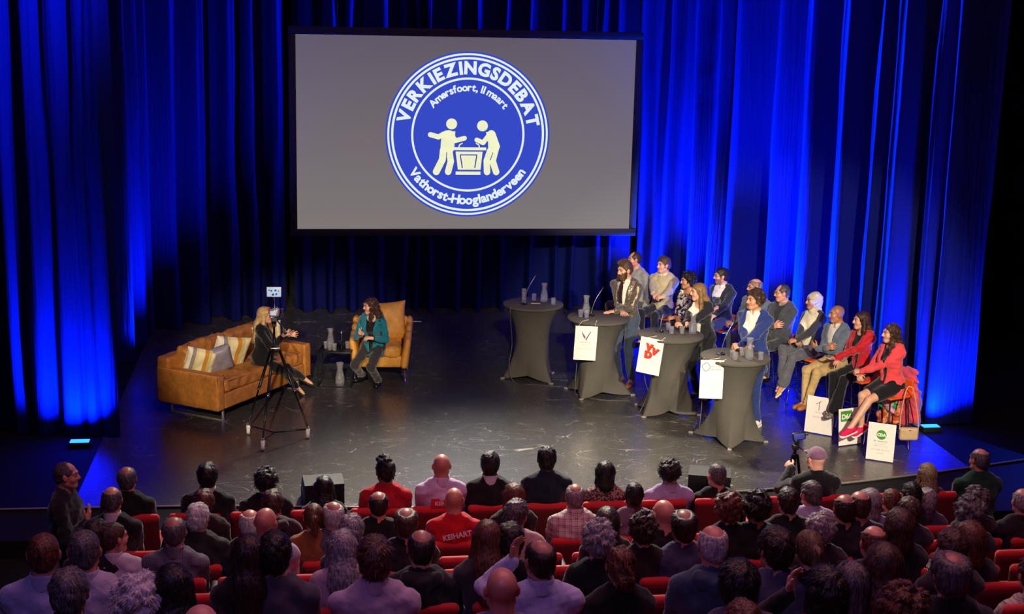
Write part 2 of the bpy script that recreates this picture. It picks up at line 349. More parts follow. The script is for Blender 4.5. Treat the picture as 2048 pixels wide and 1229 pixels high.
def tint_head(me, V, H, R, s=1., brow=1., stub=0., sex='m', shave=None):
    Q = ((V-H)@R)/s; x, y, z = np.abs(Q[:, 0]), Q[:, 1], Q[:, 2]; on = (np.abs(Q).max(1) < .15)
    g = lambda v, c, w: np.exp(-((v-c)/w)**2)
    lips = np.clip(1.6*g(z, -.063, .009)*g(x, 0, .021)*(y > .06), 0, 1)
    br = np.clip(brow*1.6*g(z, .027+.12*(x-.03)*(x < .03), .0065)*g(x, .031, .016)*(y > .05), 0, 1)
    eye = np.clip(1.3*g(z, .011, .004)*g(x, .031, .012)*(y > .06), 0, 1)
    st = stub*np.clip((-.025-z)/.02, 0, 1)*np.clip((y+.01)/.03, 0, 1)*(z > -.13)
    if shave is not None: st = np.maximum(st, shave*np.clip((.03+.55*z-y)/.02, 0, 1)*np.clip((z+.075)/.02, 0, 1)*np.clip(1.2-g(x, 0, .045)*(z > .06)*(shave < .38), 0, 1))
    fl = .55*np.exp(-((x-.042)/.02)**2-((z+.028)/.02)**2)*(y > .02)+.6*np.exp(-(x/.016)**2-((z+.03)/.012)**2)*(y > .085)+.5*(x > .07)
    C = np.zeros((len(V), 4), np.float32); C[:, 3] = 1
    C[on, 0] = lips[on]; C[on, 1] = np.clip(br+st+eye*.8, 0, 1)[on]; C[on, 2] = np.clip(fl, 0, 1)[on]
    a = me.color_attributes.new('tint', 'FLOAT_COLOR', 'POINT'); a.data.foreach_set('color', C.ravel())
def body_mesh(k, h=.0068, cover='full', bare_legs=False, hands=True, **kw):
    """the whole figure as one surface: head, neck, trunk, arms, hands, legs"""
    b = Blob(h); torso(b, k, -.012); arms(b, k, 0., thin=.82 if cover == 'full' else 1.)
    if hands: hand(b, k, 'L'); hand(b, k, 'R')
    legs(b, k, -.002 if bare_legs else -.014)
    for n in 'LR': b.cap(k['A'+n], k['A'+n]+k['td'+n]*.12*k['s']-np.array([0, 0, .045*k['s']]), .034*k['s'], .02*k['s'], .02)
    nr = (.057 if k['sex'] == 'm' else .048)*k['s']
    b.cap(k['N']-k['T']@np.array([0, 0, .03]), k['H']+k['Rh']@(np.array([0, -.025, -.03])*k['s']), nr*1.08, nr, .03)
    head_shape(b, k['H'], k['Rh'], k['s'], k['sex'])
    V, Q = b.arrays(); near = lambda c, r: ((V-c)**2).sum(1) < r*r
    fine = near(k['H'], .19*k['s']) | near(k['N']+np.array([0, 0, .02]), .12)
    if hands:
        for n in 'LR': fine |= near(k['W'+n]+k['hd'+n]*.07, .15*k['s'])
    if bare_legs: fine |= V[:, 2] < k['O'][2]-.02
    for n in 'LR': fine |= near(k['A'+n], .12) & bool(hands)
    V, me = thin_out(V, Q, fine, .022); tint_head(me, V, k['H'], k['Rh'], k['s'], sex=k['sex'], **kw); return me
def in_torso(k, ev):
    O, T, s = k['O'], k['T'], k['s']
    return lambda P: ev(*[((P-O)@T)[..., i]/s for i in range(3)])
def top_mesh(k, kind='shirt', h=.0108, g=.012, hem=-.1, wrist=.97, neck=.068, vee=None, lapel=True, seed=0, amp=.006, wl=.13, shape=1., flare=0.):
    """a garment over trunk and arms. vee=(button height, half width at the neck, half width at the hem) opens the front"""
    b = Blob(h); s = k['s']; P, T = k['P'], k['T']
    torso(b, k, g); arms(b, k, g*.8, wrist)
    if hem < -.04:
        fat = k['fat']; b.ell(P(0, -.005, hem+.06), (np.array([.155*fat+flare, .11*fat+flare*.7, .15])+g)*s, T, .05)
    if kind == 'jacket' and lapel and vee:
        zb, wn, wh = vee
        b.cap(P(-.1, -.03, .48), P(.1, -.03, .48), (.05+g)*s, k=.03)
    b.noise(amp, wl, seed); b.noise(amp*.5, wl*.45, seed+5)
    if vee:
        zb, wn, wh = vee
        if lapel:
            def lap(x, y, z):
                w = np.where(z > zb, wn*np.clip((z-zb)/(.50-zb), 0, 1)**.8, 0.); band = np.clip(1-np.abs(np.abs(x)-w-.03)/.03, 0, 1)
                return -.009*np.minimum(1, 3*band)*(y > 0)*(z > zb-.01)*(z < .5)
            b.disp(in_torso(k, lap))
        def opening(x, y, z):
            w = np.where(z > zb, wn*np.clip((z-zb)/(.50-zb), 0, 1)**.8, wh*np.clip((zb-z)/(zb-hem+.001), 0, 1))
            return np.where((y > .02) & (y < .175), (w-np.abs(x)), -1.)
        b.fn(in_torso(k, opening), .003)
    N_ = k['N']; up = k['Rh']@np.array([0, 0, 1.])*.5+T@np.array([0, 0, 1.])*.5
    if neck: b.cap(N_-up*.02+T@np.array([0, .012, 0]), N_+up*.2*s+T@np.array([0, .03, 0]), neck*s, neck*1.15*s, .006, sub=True)
    b.fn(in_torso(k, lambda x, y, z: np.where((np.abs(x) < .22) & (y < .155), hem-z, -1.)), .004) if kind != 'none' else None
    return b.mesh('top')
def collar_mesh(k, h=.006, r=.058, height=.045, open_=.02, g=.01):
    b = Blob(h); s = k['s']; N_ = k['N']; T = k['T']; up = T@np.array([0, .12, .99]); m = 1 if k['sex'] == 'm' else .88
    c0 = N_-up*.012; c1 = N_+up*height
    b.cap(c0, c1, (r*m+.016)*s, (r*m+.008)*s, .01); b.cap(N_-up*.08, N_+up*.12, (r*m+.001)*s, k=.003, sub=True)
    b.cut(N_+up*(height*.75), up); b.cut(N_-up*.03, -up)
    O = N_
    def op(P):
        Q = (P-O)@T; return np.where(Q[..., 1] > 0, open_*(1+Q[..., 2]/.05)*.6-np.abs(Q[..., 0]), -1.)
    if open_ > 0: b.fn(op, .003)
    return b.mesh('collar')
def trouser_mesh(k, h=.0125, g=.012, end=.95, flare=0., waist=.12, seed=3, thin=1., amp=.006, wl=.14):
    b = Blob(h); s, P, T = k['s'], k['P'], k['T']; fat = k['fat']; A = np.array
    b.ell(P(0, -.005, .02), (A([.16*(.5+.5*fat), .115*fat, .125])+g)*s, T, .05); legs(b, k, g, end, flare, thin, .05)
    b.noise(amp, wl, seed); b.noise(amp*.6, wl*.4, seed+2); b.fn(in_torso(k, lambda x, y, z: np.where(y < .17, z-waist, -1.)), .004)
    return b.mesh('trousers')
def shoe_mesh(k, n, h=.0075, style='shoe', part='upper'):
    """one shoe, its toe along the foot; the sole is cut flat"""
    s = k['s']*(1 if k['sex'] == 'm' else .92); A_, d = k['A'+n], k['td'+n]; d = np.array(d); side = np.cross(d, (0, 0, 1.)); side /= np.linalg.norm(side); up = np.cross(side, d)
    b = Blob(h); base = A_-up*.085*s
    if style == 'pump':
        heel = base-d*.05*s+up*.045*s; toe = base+d*.18*s+up*.014*s
        b.cap(heel, toe, .03*s, .02*s, .01, flat=up, f=.5); b.cap(heel+up*.03*s, base+d*.02*s+up*.045*s, .03*s, .03*s, .015); b.cap(base+d*.1*s+up*.022*s, toe, .038*s, .018*s, .01, flat=up, f=.6)
        b.cap(heel-d*.012*s, heel-d*.004*s-up*.05*s, .012*s, .006*s, .008); b.cap(base-d*.02*s+up*.09*s, base+d*.075*s+up*.06*s, .034*s, .026*s, .006, sub=True)
        return b.mesh('shoe')
    if part == 'sole':
        b.cap(base-d*.066*s+up*.016*s, base+d*.155*s+up*.016*s, .049*s, .048*s, .01, flat=up, f=.75); b.cut(base, -up); b.cut(base+up*.034*s, up); return b.mesh('sole')
    lift = .02 if style == 'sneaker' else .004
    if style == 'sneaker':
        b.cap(base-d*.06*s+up*.045*s, base+d*.145*s+up*.04*s, .045*s, .043*s, .01, flat=up, f=.85); b.cap(base-d*.04*s+up*.075*s, base+d*.08*s+up*.06*s, .044*s, .036*s, .03); b.cap(base+d*.03*s+up*.1*s, base-d*.03*s+up*.085*s, .034*s, .04*s, .02)
    if style == 'boot': b.cap(base-d*.05*s+up*.04*s, base+d*.14*s+up*.034*s, .042*s, .04*s, .01, flat=up, f=.8); b.cap(base-d*.015*s+up*.06*s, base-d*.012*s+up*.17*s, .044*s, .043*s, .02)
    b.cap(base-d*.055*s+up*(.03+lift)*s, base+d*.15*s+up*(.022+lift)*s, .038*s, .04*s, .01, flat=up, f=.8); b.cap(base-d*.03*s+up*(.055)*s, base+d*.10*s+up*(.038)*s, .038*s, .034*s, .02)
    b.cap(base-d*.03*s+up*.05*s, base-d*.02*s+up*(.14 if style == 'boot' else .095)*s, .037*s, .036*s, .02)
    b.cut(base+up*(lift-.004)*s, -up); b.cut(base+up*(.15 if style == 'boot' else .1)*s, up)
    return b.mesh('shoe')
# hair, made in the frame of the head: +y is where the face looks
def hair_blob(style, h=.0065, t=.012, seed=0):
    b = Blob(h); A = np.array; r = np.random.RandomState(seed+31)
    zmin, ear, front, lock = -.078, True, .030, False
    if style in ('crop', 'short', 'side', 'quiff', 'thin', 'fringe', 'crown'):
        tt = {'crop': .004, 'short': t, 'side': t+.002, 'quiff': t, 'thin': .004, 'fringe': .006, 'crown': .007}[style]
        b.ell((0, -.016, .027), A([.0745, .094, .086])+tt, None, .02); b.ell((0, -.05, -.025), A([.058, .055, .06])+tt*.7, None, .03)
        if style == 'side': b.cap((-.03, .055, .095), (.04, -.02, .118), .022, .022, .03); b.cap((.045, .04, .085), (.05, -.03, .09), .022, .022, .03)
        if style == 'quiff': b.cap((-.035, .06, .1), (.03, .055, .108), .024, .026, .03); b.cap((0, .03, .115), (0, -.04, .115), .03, .028, .03)
    elif style == 'curly':
        for i in range(150):
            u = r.normal(size=3); u /= np.linalg.norm(u)
            c = A([0, -.02, .03])+u*A([.082, .1, .09]); 
            if (c[1] > .045+.4*c[2]) or c[2] < -.085: continue
            b.ell(c, A([1, 1, 1])*(.017+.012*r.rand()), None, .008)
        b.ell((0, -.018, .028), A([.083, .1, .092]), None, .01); zmin, ear = -.1, False
    elif style == 'bob':
        b.ell((0, -.018, .027), A([.09, .108, .098]), None, .02); b.cap((0, -.055, .0), (0, -.06, -.11), .085, .082, .04, flat=(0, 1, 0), f=.85)
        for sd in (-1, 1): b.cap((sd*.072, -.01, .01), (sd*.074, 0, -.12), .03, .026, .02)
        zmin, ear, lock = -.15, False, True
    elif style in ('long', 'longback', 'wavy'):
        b.ell((0, -.018, .027), A([.086, .105, .096]), None, .02); b.cap((0, -.06, .0), (0, -.12, -.17), .082, .085, .04, flat=(0, 1, 0), f=.6); b.cap((0, -.12, -.17), (0, -.145, -.36), .085, .07, .04, flat=(0, 1, 0), f=.55)
        fwd = -.01 if style == 'longback' else .015
        for sd in (-1, 1): b.cap((sd*.07, -.012, .02), (sd*.085, fwd-.01, -.12), .028, .03, .02); b.cap((sd*.085, fwd-.01, -.12), (sd*.092, fwd+(.05 if style != 'longback' else .0), -.29), .03, .02, .02)
        zmin, ear, lock = -.42, False, True
    elif style in ('bun', 'pony', 'lowbun', 'clip'):
        b.ell((0, -.016, .027), A([.082, .101, .093]), None, .02); b.ell((0, -.05, -.02), A([.068, .066, .066]), None, .03)
        if style == 'bun': b.ell((0, -.105, .07), A([.045, .042, .045]), None, .015)
        if style == 'lowbun': b.ell((.01, -.11, -.055), A([.055, .045, .05]), None, .02); b.ell((.02, -.1, -.1), A([.045, .04, .04]), None, .02)
        if style in ('pony', 'clip'):
            b.cap((0, -.1, .045), (.0, -.14, .02), .026, .032, .015); b.cap((0, -.14, .02), (.015, -.135, -.14), .036, .022, .02)
        zmin = -.085
    elif style == 'fluffy':
        b.ell((0, -.02, .033), A([.1, .117, .105]), None, .02); b.ell((0, -.06, -.02), A([.085, .07, .075]), None, .03); zmin, ear = -.095, False
        for i in range(70):
            u = r.normal(size=3); u /= np.linalg.norm(u); c = A([0, -.022, .033])+u*A([.094, .11, .1])
            if c[2] > -.07 and c[1] < .05+.5*c[2]: b.ell(c, A([1, 1, 1])*(.016+.014*r.rand()), None, .012)
    elif style == 'cap':
        b.ell((0, -.014, .03), A([.084, .104, .092]), None, .02); b.cap((-.04, .09, .05), (.04, .09, .05), .018, .018, .02, flat=(0, 0, 1), f=.5); b.cap((-.035, .12, .043), (.035, .12, .043), .02, .02, .03, flat=(0, 0, 1), f=.4); b.cut((0, 0, .008), (0, -.15, -1)); return b
    elif style == 'scarf':
        b.ell((0, -.02, .022), A([.096, .108, .104]), None, .02); b.cap((0, -.04, -.01), (0, -.055, -.15), .08, .07, .04); b.cap((0, -.012, -.11), (0, -.025, -.16), .066, .066, .03)
        b.ell((0, -.05, -.185), A([.11, .075, .045]), None, .04); b.ell((.01, .0, -.185), A([.07, .05, .035]), None, .04)
        b.noise(.006, .07, 4); b.disp(lambda P: .003*np.sin(P[..., 2]*120+P[..., 1]*60)); b.ell((0, .112, -.022), A([.052, .085, .088]), None, .008, sub=True); return b
    noi = {'short': .004, 'side': .004, 'quiff': .005, 'curly': .004, 'wavy': .009, 'fluffy': .006, 'bob': .003, 'long': .003, 'longback': .0018, 'lowbun': .007}.get(style, .002)
    b.noise(noi, .05, seed); b.noise(noi*.6, .025, seed+9)
    if style == 'wavy': b.disp(lambda P: .006*np.sin(P[..., 2]*95+P[..., 0]*60))
    def face(P):
        x, y, z = np.abs(P[..., 0]), P[..., 1], P[..., 2]
        bound = np.where(z > 0, front+.62*z-.3*np.maximum(x-.045, 0), np.where(z > -.032, .024, (-.02 if not lock else .03)))
        d = (y-bound)*.8
        if lock: d = np.where((x > .066) & (z < .02), np.minimum(d, y-.05), d)
        return d
    b.fn(face, .006); b.cut((0, 0, zmin), (0, .25, -1))
    if ear and style not in ('crop',):
        for sd in (-1, 1): b.ell((sd*.088, .0, -.014), A([.024, .028, .036]), None, .004, sub=True)
    if style == 'fringe': b.ell((0, .02, .11), A([.068, .12, .075]), None, .01, sub=True)
    if style == 'crown': b.ell((.004*(seed % 5-2), -.035, .128), A([.050+.003*(seed % 3), .078, .054]), None, .05, sub=True)
    if style == 'thin': b.ell((0, .075, .1), A([.06, .07, .06]), None, .012, sub=True)
    return b
HAIRS = {}
def hair_mesh(style, seed=0, h=.0065, strands=1700, ln=.055, w=.0017):
    key = (style, seed)
    if key in HAIRS: return HAIRS[key]
    V, Q = hair_blob(style, h, seed=seed).arrays(); V = V.astype(float)
    if style in ('cap', 'scarf'): HAIRS[key] = quad_mesh(V, Q, style); return HAIRS[key]
    r = np.random.RandomState(seed+77)
    if style == 'fluffy': strands, w = 2600, .0016
    # locks: narrow strips that lie along the fall of the hair and lift off at their ends
    n0 = np.cross(V[Q[:, 1]]-V[Q[:, 0]], V[Q[:, 2]]-V[Q[:, 0]]); n0 /= np.linalg.norm(n0, axis=1)[:, None]+1e-9; cen = V[Q].mean(1)
    out = (n0*(cen-np.array([0, -.02, .0]))).sum(1) > .01
    if style == 'crown': out &= ((cen[:, 0]/.062)**2+((cen[:, 1]+.035)/.095)**2 > 1) | (cen[:, 2] < .07)
    idx = np.nonzero(out)[0]; idx = r.choice(idx, min(strands, len(idx)), replace=len(idx) < strands)
    p = cen[idx]; n = n0[idx]; whorl = np.array([.015, -.075, .1])
    if style in ('bun', 'pony', 'clip'): flow = np.array([0, -.1, .05])-p
    elif style == 'lowbun': flow = np.array([0, -.11, -.06])-p
    else: flow = (p-whorl)*np.array([1, 1, .5])+np.array([0, 0, -.06 if style not in ('long', 'longback', 'wavy', 'bob') else -.2])
    if style in ('long', 'longback', 'wavy', 'bob'): fr = (p[:, 1:2] > .0)*(p[:, 2:3] > .02)*1.; flow = flow*(1-fr)+fr*np.concatenate([np.sign(p[:, :1]+.004)*.5, -.5+0*p[:, :1], -.25+0*p[:, :1]], 1)
    if style in ('quiff', 'side'): flow = flow+np.array([.05, -.03, .03])*(p[:, 2:3] > .06)
    if style in ('curly', 'fluffy', 'wavy'): flow = flow/np.linalg.norm(flow, axis=1)[:, None]+r.normal(size=p.shape)*(.35 if style == 'fluffy' else .7)
    flow += r.normal(size=p.shape)*.01; flow -= n*(flow*n).sum(1)[:, None]; flow /= np.linalg.norm(flow, axis=1)[:, None]+1e-9
    L = {'crop': .012, 'thin': .018, 'fringe': .02, 'short': .028, 'crown': .026, 'side': .026, 'quiff': .024, 'curly': .03, 'fluffy': .022}.get(style, ln)*(.6+.8*r.rand(len(p)))
    wd = np.cross(n, flow)*(w*(.5+.8*r.rand(len(p))))[:, None]; vs = []
    lift = {'curly': .007, 'fluffy': .003, 'short': .0012, 'quiff': .003, 'side': .002, 'crown': .001}.get(style, .0009)
    for j, (tt, ww, lf) in enumerate(((0, .5, -.001), (.35, 1, .0016), (.7, .8, .002+lift*.3), (1, .15, .001+lift))):
        q = p+flow*(L*tt)[:, None]+n*(lf-.0*tt)-n*((L*tt)**2*(1.5 if style == 'curly' else 4.6))[:, None]; vs += [q-wd*ww, q+wd*ww]
    m = len(p); base = len(V); SV = np.concatenate(vs); fq = []
    for j in range(3):
        a = base+np.arange(m)+2*j*m; fq.append(np.stack([a, a+m, a+3*m, a+2*m], -1))
    HAIRS[key] = quad_mesh(np.concatenate([V, SV]), np.concatenate([Q]+fq), 'hair'); return HAIRS[key]
def beard_mesh(full=1., h=.006):
    b = Blob(h); A = np.array; t = .008+.012*full
    b.ell((0, .028, -.045), A([.06, .062, .072])+t*.7, None, .02); b.cap((-.02, .062, -.1), (.02, .062, -.1), .022+t, k=.03); b.noise(.004, .03, 3)
    b.fn(lambda P: np.where(np.abs(P[..., 0]) > .045, P[..., 2]+.015-.0*P[..., 1], P[..., 2]+.043), .006); b.cut((0, -.0, 0), (0, -1, -.1))
    b.ell((0, .1, -.062), A([.022, .03, .009]), None, .004, sub=True); b.cut((0, 0, -.14), (0, 0, -1)); return b.mesh('beard')
EYE = []
def eye_obj(parent, M):
    if not EYE:
        bm = bmesh.new(); bmesh.ops.create_uvsphere(bm, u_segments=14, v_segments=10, radius=.0108); me = bpy.data.meshes.new('eye'); bm.to_mesh(me); bm.free()
        me.materials.append(mat('eye_white', '#a8968a', rough=.3, var=0)); me.materials.append(mat('eye_iris', '#1d120c', rough=.15, var=0))
        for p in me.polygons: p.use_smooth = True; p.material_index = 1 if p.center.y > .0072 else 0
        EYE.append(me)
    o = link('eye', EYE[0], None, parent); o.matrix_local = M; return o
def head_matrix(k):
    M = Matrix(k['Rh'].tolist()).to_4x4(); M = M@Matrix.Scale(k['s'], 4); M.translation = Vector(k['H']); return M

# ------------------------------------------------------------------ small shape helpers
def rbox_bm(bm, size, loc=(0, 0, 0), rot=None, bev=.02, seg=2):
    g = bmesh.ops.create_cube(bm, size=1.0); vs = g['verts']
    for v in vs: v.co = Vector((v.co.x*size[0], v.co.y*size[1], v.co.z*size[2]))
    if bev > 0:
        es = list({e for v in vs for e in v.link_edges}); r = bmesh.ops.bevel(bm, geom=es, offset=min(bev, min(size)*.49), segments=seg, profile=.5, affect='EDGES')
        vs = list({v for f in r['faces'] for v in f.verts} | {v for v in vs if v.is_valid})
    M = Matrix.Translation(loc)@(rot.to_4x4() if rot is not None else Matrix.Identity(4))
    bmesh.ops.transform(bm, matrix=M, verts=vs)
def bm_mesh(bm, name='m', smooth=True, angle=40):
    me = bpy.data.meshes.new(name); bm.normal_update(); bm.to_mesh(me); bm.free()
    if smooth:
        me.polygons.foreach_set('use_smooth', [True]*len(me.polygons)); me.set_sharp_from_angle(angle=radians(angle))
    return me
def rbox(size, loc=(0, 0, 0), rot=None, bev=.02, seg=2):
    bm = bmesh.new(); rbox_bm(bm, size, loc, rot, bev, seg); return bm_mesh(bm)
def boxes(lst, bev=.004, seg=1):
    bm = bmesh.new()
    for size, loc, rot in lst: rbox_bm(bm, size, loc, rot, bev, seg)
    return bm_mesh(bm)
def tube(pts, r, seg=8, closed=False, name='tube'):
    pts = [Vector(p) for p in pts]; n = len(pts); rr = r if isinstance(r, (list, tuple)) else [r]*n; vs, fs = [], []
    up = Vector((0, 0, 1)); prev = None
    for i, p in enumerate(pts):
        t = (pts[(i+1) % n if closed else min(i+1, n-1)]-pts[(i-1) % n if closed else max(i-1, 0)]).normalized()
        if prev is None: a = t.cross(up if abs(t.z) < .9 else Vector((1, 0, 0))).normalized()
        else: a = (prev-t*prev.dot(t)).normalized()
        prev = a; b = t.cross(a)
        vs += [p+(a*cos(2*pi*j/seg)+b*sin(2*pi*j/seg))*rr[i] for j in range(seg)]
    for i in range(n if closed else n-1):
        for j in range(seg):
            k = (i+1) % n; fs.append((i*seg+j, k*seg+j, k*seg+(j+1) % seg, i*seg+(j+1) % seg)[::-1])
    if not closed: fs += [tuple(range(seg)), tuple(range((n-1)*seg, n*seg))[::-1]]
    return mesh_from(vs, fs, name)
def spline(pts, n=8):
    pts = [Vector(p) for p in pts]; P = [pts[0]*2-pts[1]]+pts+[pts[-1]*2-pts[-2]]; out = []
    for i in range(1, len(P)-2):
        for j in range(n):
            t = j/n; a, b, c, d = P[i-1:i+3]
            out.append(.5*((2*b)+(c-a)*t+(2*a-5*b+4*c-d)*t*t+(3*b-a-3*c+d)*t**3))
    return out+[pts[-1]]
def lathe(prof, seg=24, name='lathe', cap=True):
    vs, fs = [], []; n = len(prof)
    for r, z in prof: vs += [(r*cos(2*pi*j/seg), r*sin(2*pi*j/seg), z) for j in range(seg)]
    for i in range(n-1):
        for j in range(seg): fs.append((i*seg+j, i*seg+(j+1) % seg, (i+1)*seg+(j+1) % seg, (i+1)*seg+j))
    if cap: fs += [tuple(range(seg))[::-1], tuple(range((n-1)*seg, n*seg))]
    me = mesh_from(vs, fs, name); me.set_sharp_from_angle(angle=radians(50)); return me
def merge(*mes):
    bm = bmesh.new()
    for me in mes: bm.from_mesh(me)
    out = bpy.data.meshes.new('m'); bm.to_mesh(out); bm.free()
    if mes[0].materials:
        for m in mes[0].materials: out.materials.append(m)
    return out
def plate(poly, th=.002):
    """a thin flat piece from an outline in x (across) and z (up), facing -y"""
    n = len(poly); bm = bmesh.new()
    f = bm.faces.new([bm.verts.new((x, 0, z)) for x, z in poly])
    r = bmesh.ops.extrude_face_region(bm, geom=[f]); bmesh.ops.translate(bm, vec=(0, -th, 0), verts=[v for v in r['geom'] if isinstance(v, bmesh.types.BMVert)])
    bmesh.ops.recalc_face_normals(bm, faces=bm.faces[:]); return bm_mesh(bm, smooth=False)
def disc_poly(r, n=48, cx=0, cz=0): return [(cx+r*cos(2*pi*i/n), cz+r*sin(2*pi*i/n)) for i in range(n)]
def ring(r1, r2, n=96, th=.002):
    vs, fs = [], []
    for i in range(n):
        a = 2*pi*i/n
        for r, y in ((r1, 0), (r2, 0), (r2, -th), (r1, -th)): vs.append((r*cos(a), y, r*sin(a)))
    for i in range(n):
        k = (i+1) % n
        for j in range(4): fs.append((i*4+j, i*4+(j+1) % 4, k*4+(j+1) % 4, k*4+j))
    return mesh_from(vs, fs, smooth=False)
def limb2d(pts, r, n=10):
    """outline of a rounded stroke through points, as plates joined into one piece"""
    ms = []
    for a, b in zip(pts[:-1], pts[1:]):
        ra, rb = (r if not isinstance(r, (list, tuple)) else r[0]), (r if not isinstance(r, (list, tuple)) else r[1])
        ang = atan2(b[1]-a[1], b[0]-a[0]); poly = [(b[0]+rb*cos(ang-pi/2+pi*i/n), b[1]+rb*sin(ang-pi/2+pi*i/n)) for i in range(n+1)]+[(a[0]+ra*cos(ang+pi/2+pi*i/n), a[1]+ra*sin(ang+pi/2+pi*i/n)) for i in range(n+1)]
        ms.append(plate(poly))
    return merge(*ms)
def text(s, size, bold=0., align='CENTER', th=.0012, sx=1.):
    """flat lettering, upright and facing -y"""
    c = bpy.data.curves.new('t', 'FONT'); c.body = s; c.size = size; c.align_x = align; c.align_y = 'BOTTOM_BASELINE'; c.offset = bold; c.resolution_u = 3; c.extrude = th/2
    o = bpy.data.objects.new('t', c); COL.objects.link(o); dg = bpy.context.evaluated_depsgraph_get(); dg.update()
    me = bpy.data.meshes.new_from_object(o.evaluated_get(dg)); bpy.data.objects.remove(o); bpy.data.curves.remove(c)
    me.transform(Matrix.Rotation(pi/2, 4, 'X')@Matrix.Scale(sx, 4, (1, 0, 0))); me.materials.clear(); return me
def arc_text(s, size, R, mid, up=True, bold=0., span=120.):
    """letters set one by one along a circle; mid is the angle of the middle letter"""
    ms, adv = [], []
    for ch in s:
        if ch == ' ': ms.append(None); adv.append(size*.3); continue
        me = text(ch, size, bold, 'LEFT'); xs = [v.co.x for v in me.vertices]; w = max(xs)-min(xs)
        me.transform(Matrix.Translation((-(max(xs)+min(xs))/2, 0, 0))); ms.append(me); adv.append(w+size*.13)
    kx = radians(span)*R/sum(adv); adv = [a*kx for a in adv]; tot = sum(adv); x = -tot/2; out = []
    for me, a in zip(ms, adv):
        c = (x+a/2)/R; x += a
        if me is None: continue
        th = mid-c if up else mid+c
        rot = th-pi/2 if up else th+pi/2
        me.transform(Matrix.Translation((R*cos(th), 0, R*sin(th)))@Matrix.Rotation(-rot, 4, 'Y')); out.append(me)
    return merge(*out)
# ------------------------------------------------------------------ the hall
M_black = mat('black_paint', '#08080a', rough=.8, var=.2, scale=3.)
def floor_mat():
    m, nt, b = new_mat('stage_floor'); tc = N(nt, 'ShaderNodeTexCoord')
    base = N(nt, 'ShaderNodeTexNoise', Scale=1.3, Detail=5.); nt.links.new(tc.outputs['Object'], base.inputs['Vector'])
    scr = []
    for i, (sc, rot, dist) in enumerate(((1.1, .3, .8), (1.6, 1.5, 1.4), (.8, 2.5, 1.8), (2.1, .9, .6))):
        mp = N(nt, 'ShaderNodeMapping', Rotation=(0, 0, rot), Scale=(1., 2.6, 1.)); nt.links.new(tc.outputs['Object'], mp.inputs['Vector'])
        nz = N(nt, 'ShaderNodeTexNoise', Scale=sc, Detail=.6, Distortion=dist); nt.links.new(mp.outputs[0], nz.inputs['Vector'])
        ma = N(nt, 'ShaderNodeMath', operation='SUBTRACT'); nt.links.new(nz.outputs['Fac'], ma.inputs[0]); ma.inputs[1].default_value = .5
        ab = N(nt, 'ShaderNodeMath', operation='ABSOLUTE'); nt.links.new(ma.outputs[0], ab.inputs[0])
        rp = N(nt, 'ShaderNodeMapRange'); nt.links.new(ab.outputs[0], rp.inputs[0]); rp.inputs[1].default_value = 0.; rp.inputs[2].default_value = .0042; rp.inputs[3].default_value = 1.; rp.inputs[4].default_value = 0.
        gate = N(nt, 'ShaderNodeTexNoise', Scale=2.4+i, Detail=2.); nt.links.new(tc.outputs['Object'], gate.inputs['Vector'])
        gr = N(nt, 'ShaderNodeMapRange'); nt.links.new(gate.outputs['Fac'], gr.inputs[0]); gr.inputs[1].default_value = .46; gr.inputs[2].default_value = .6
        mu = N(nt, 'ShaderNodeMath', operation='MULTIPLY'); nt.links.new(rp.outputs[0], mu.inputs[0]); nt.links.new(gr.outputs[0], mu.inputs[1]); scr.append(mu)
    s = scr[0]
    for q in scr[1:]:
        a = N(nt, 'ShaderNodeMath', operation='MAXIMUM'); nt.links.new(s.outputs[0], a.inputs[0]); nt.links.new(q.outputs[0], a.inputs[1]); s = a
    mp = N(nt, 'ShaderNodeMapping', Rotation=(0, 0, .12), Scale=(14., 60., 1.)); nt.links.new(tc.outputs['Object'], mp.inputs['Vector'])
    fine = N(nt, 'ShaderNodeTexNoise', Scale=2.2, Detail=6., Roughness=.7); nt.links.new(mp.outputs[0], fine.inputs['Vector'])
    col = N(nt, 'ShaderNodeMix', data_type='RGBA'); col.inputs[6].default_value = (.044, .043, .037, 1); col.inputs[7].default_value = (.4, .38, .34, 1); nt.links.new(s.outputs[0], col.inputs['Factor'])
    cm = N(nt, 'ShaderNodeMapRange'); nt.links.new(fine.outputs['Fac'], cm.inputs[0]); cm.inputs[1].default_value = .35; cm.inputs[2].default_value = .75; cm.inputs[3].default_value = .0; cm.inputs[4].default_value = .010
    ad = N(nt, 'ShaderNodeMix', data_type='RGBA', blend_type='ADD'); ad.inputs['Factor'].default_value = 1.; nt.links.new(col.outputs[2], ad.inputs[6]); nt.links.new(cm.outputs[0], ad.inputs[7]); nt.links.new(ad.outputs[2], b.inputs['Base Color'])
    rr = N(nt, 'ShaderNodeMapRange'); nt.links.new(fine.outputs['Fac'], rr.inputs[0]); rr.inputs[1].default_value = .3; rr.inputs[2].default_value = .8; rr.inputs[3].default_value = .25; rr.inputs[4].default_value = .31
    nt.links.new(rr.outputs[0], b.inputs['Roughness']); b.inputs['Specular IOR Level'].default_value = .9
    bp = N(nt, 'ShaderNodeBump', Strength=.05, Distance=.004); nt.links.new(fine.outputs['Fac'], bp.inputs['Height']); nt.links.new(bp.outputs[0], b.inputs['Normal'])
    return m
def struct(name, me, m, **k): return tag(link(name, me, m), kind='structure', **k)
M_FLOOR = floor_mat()
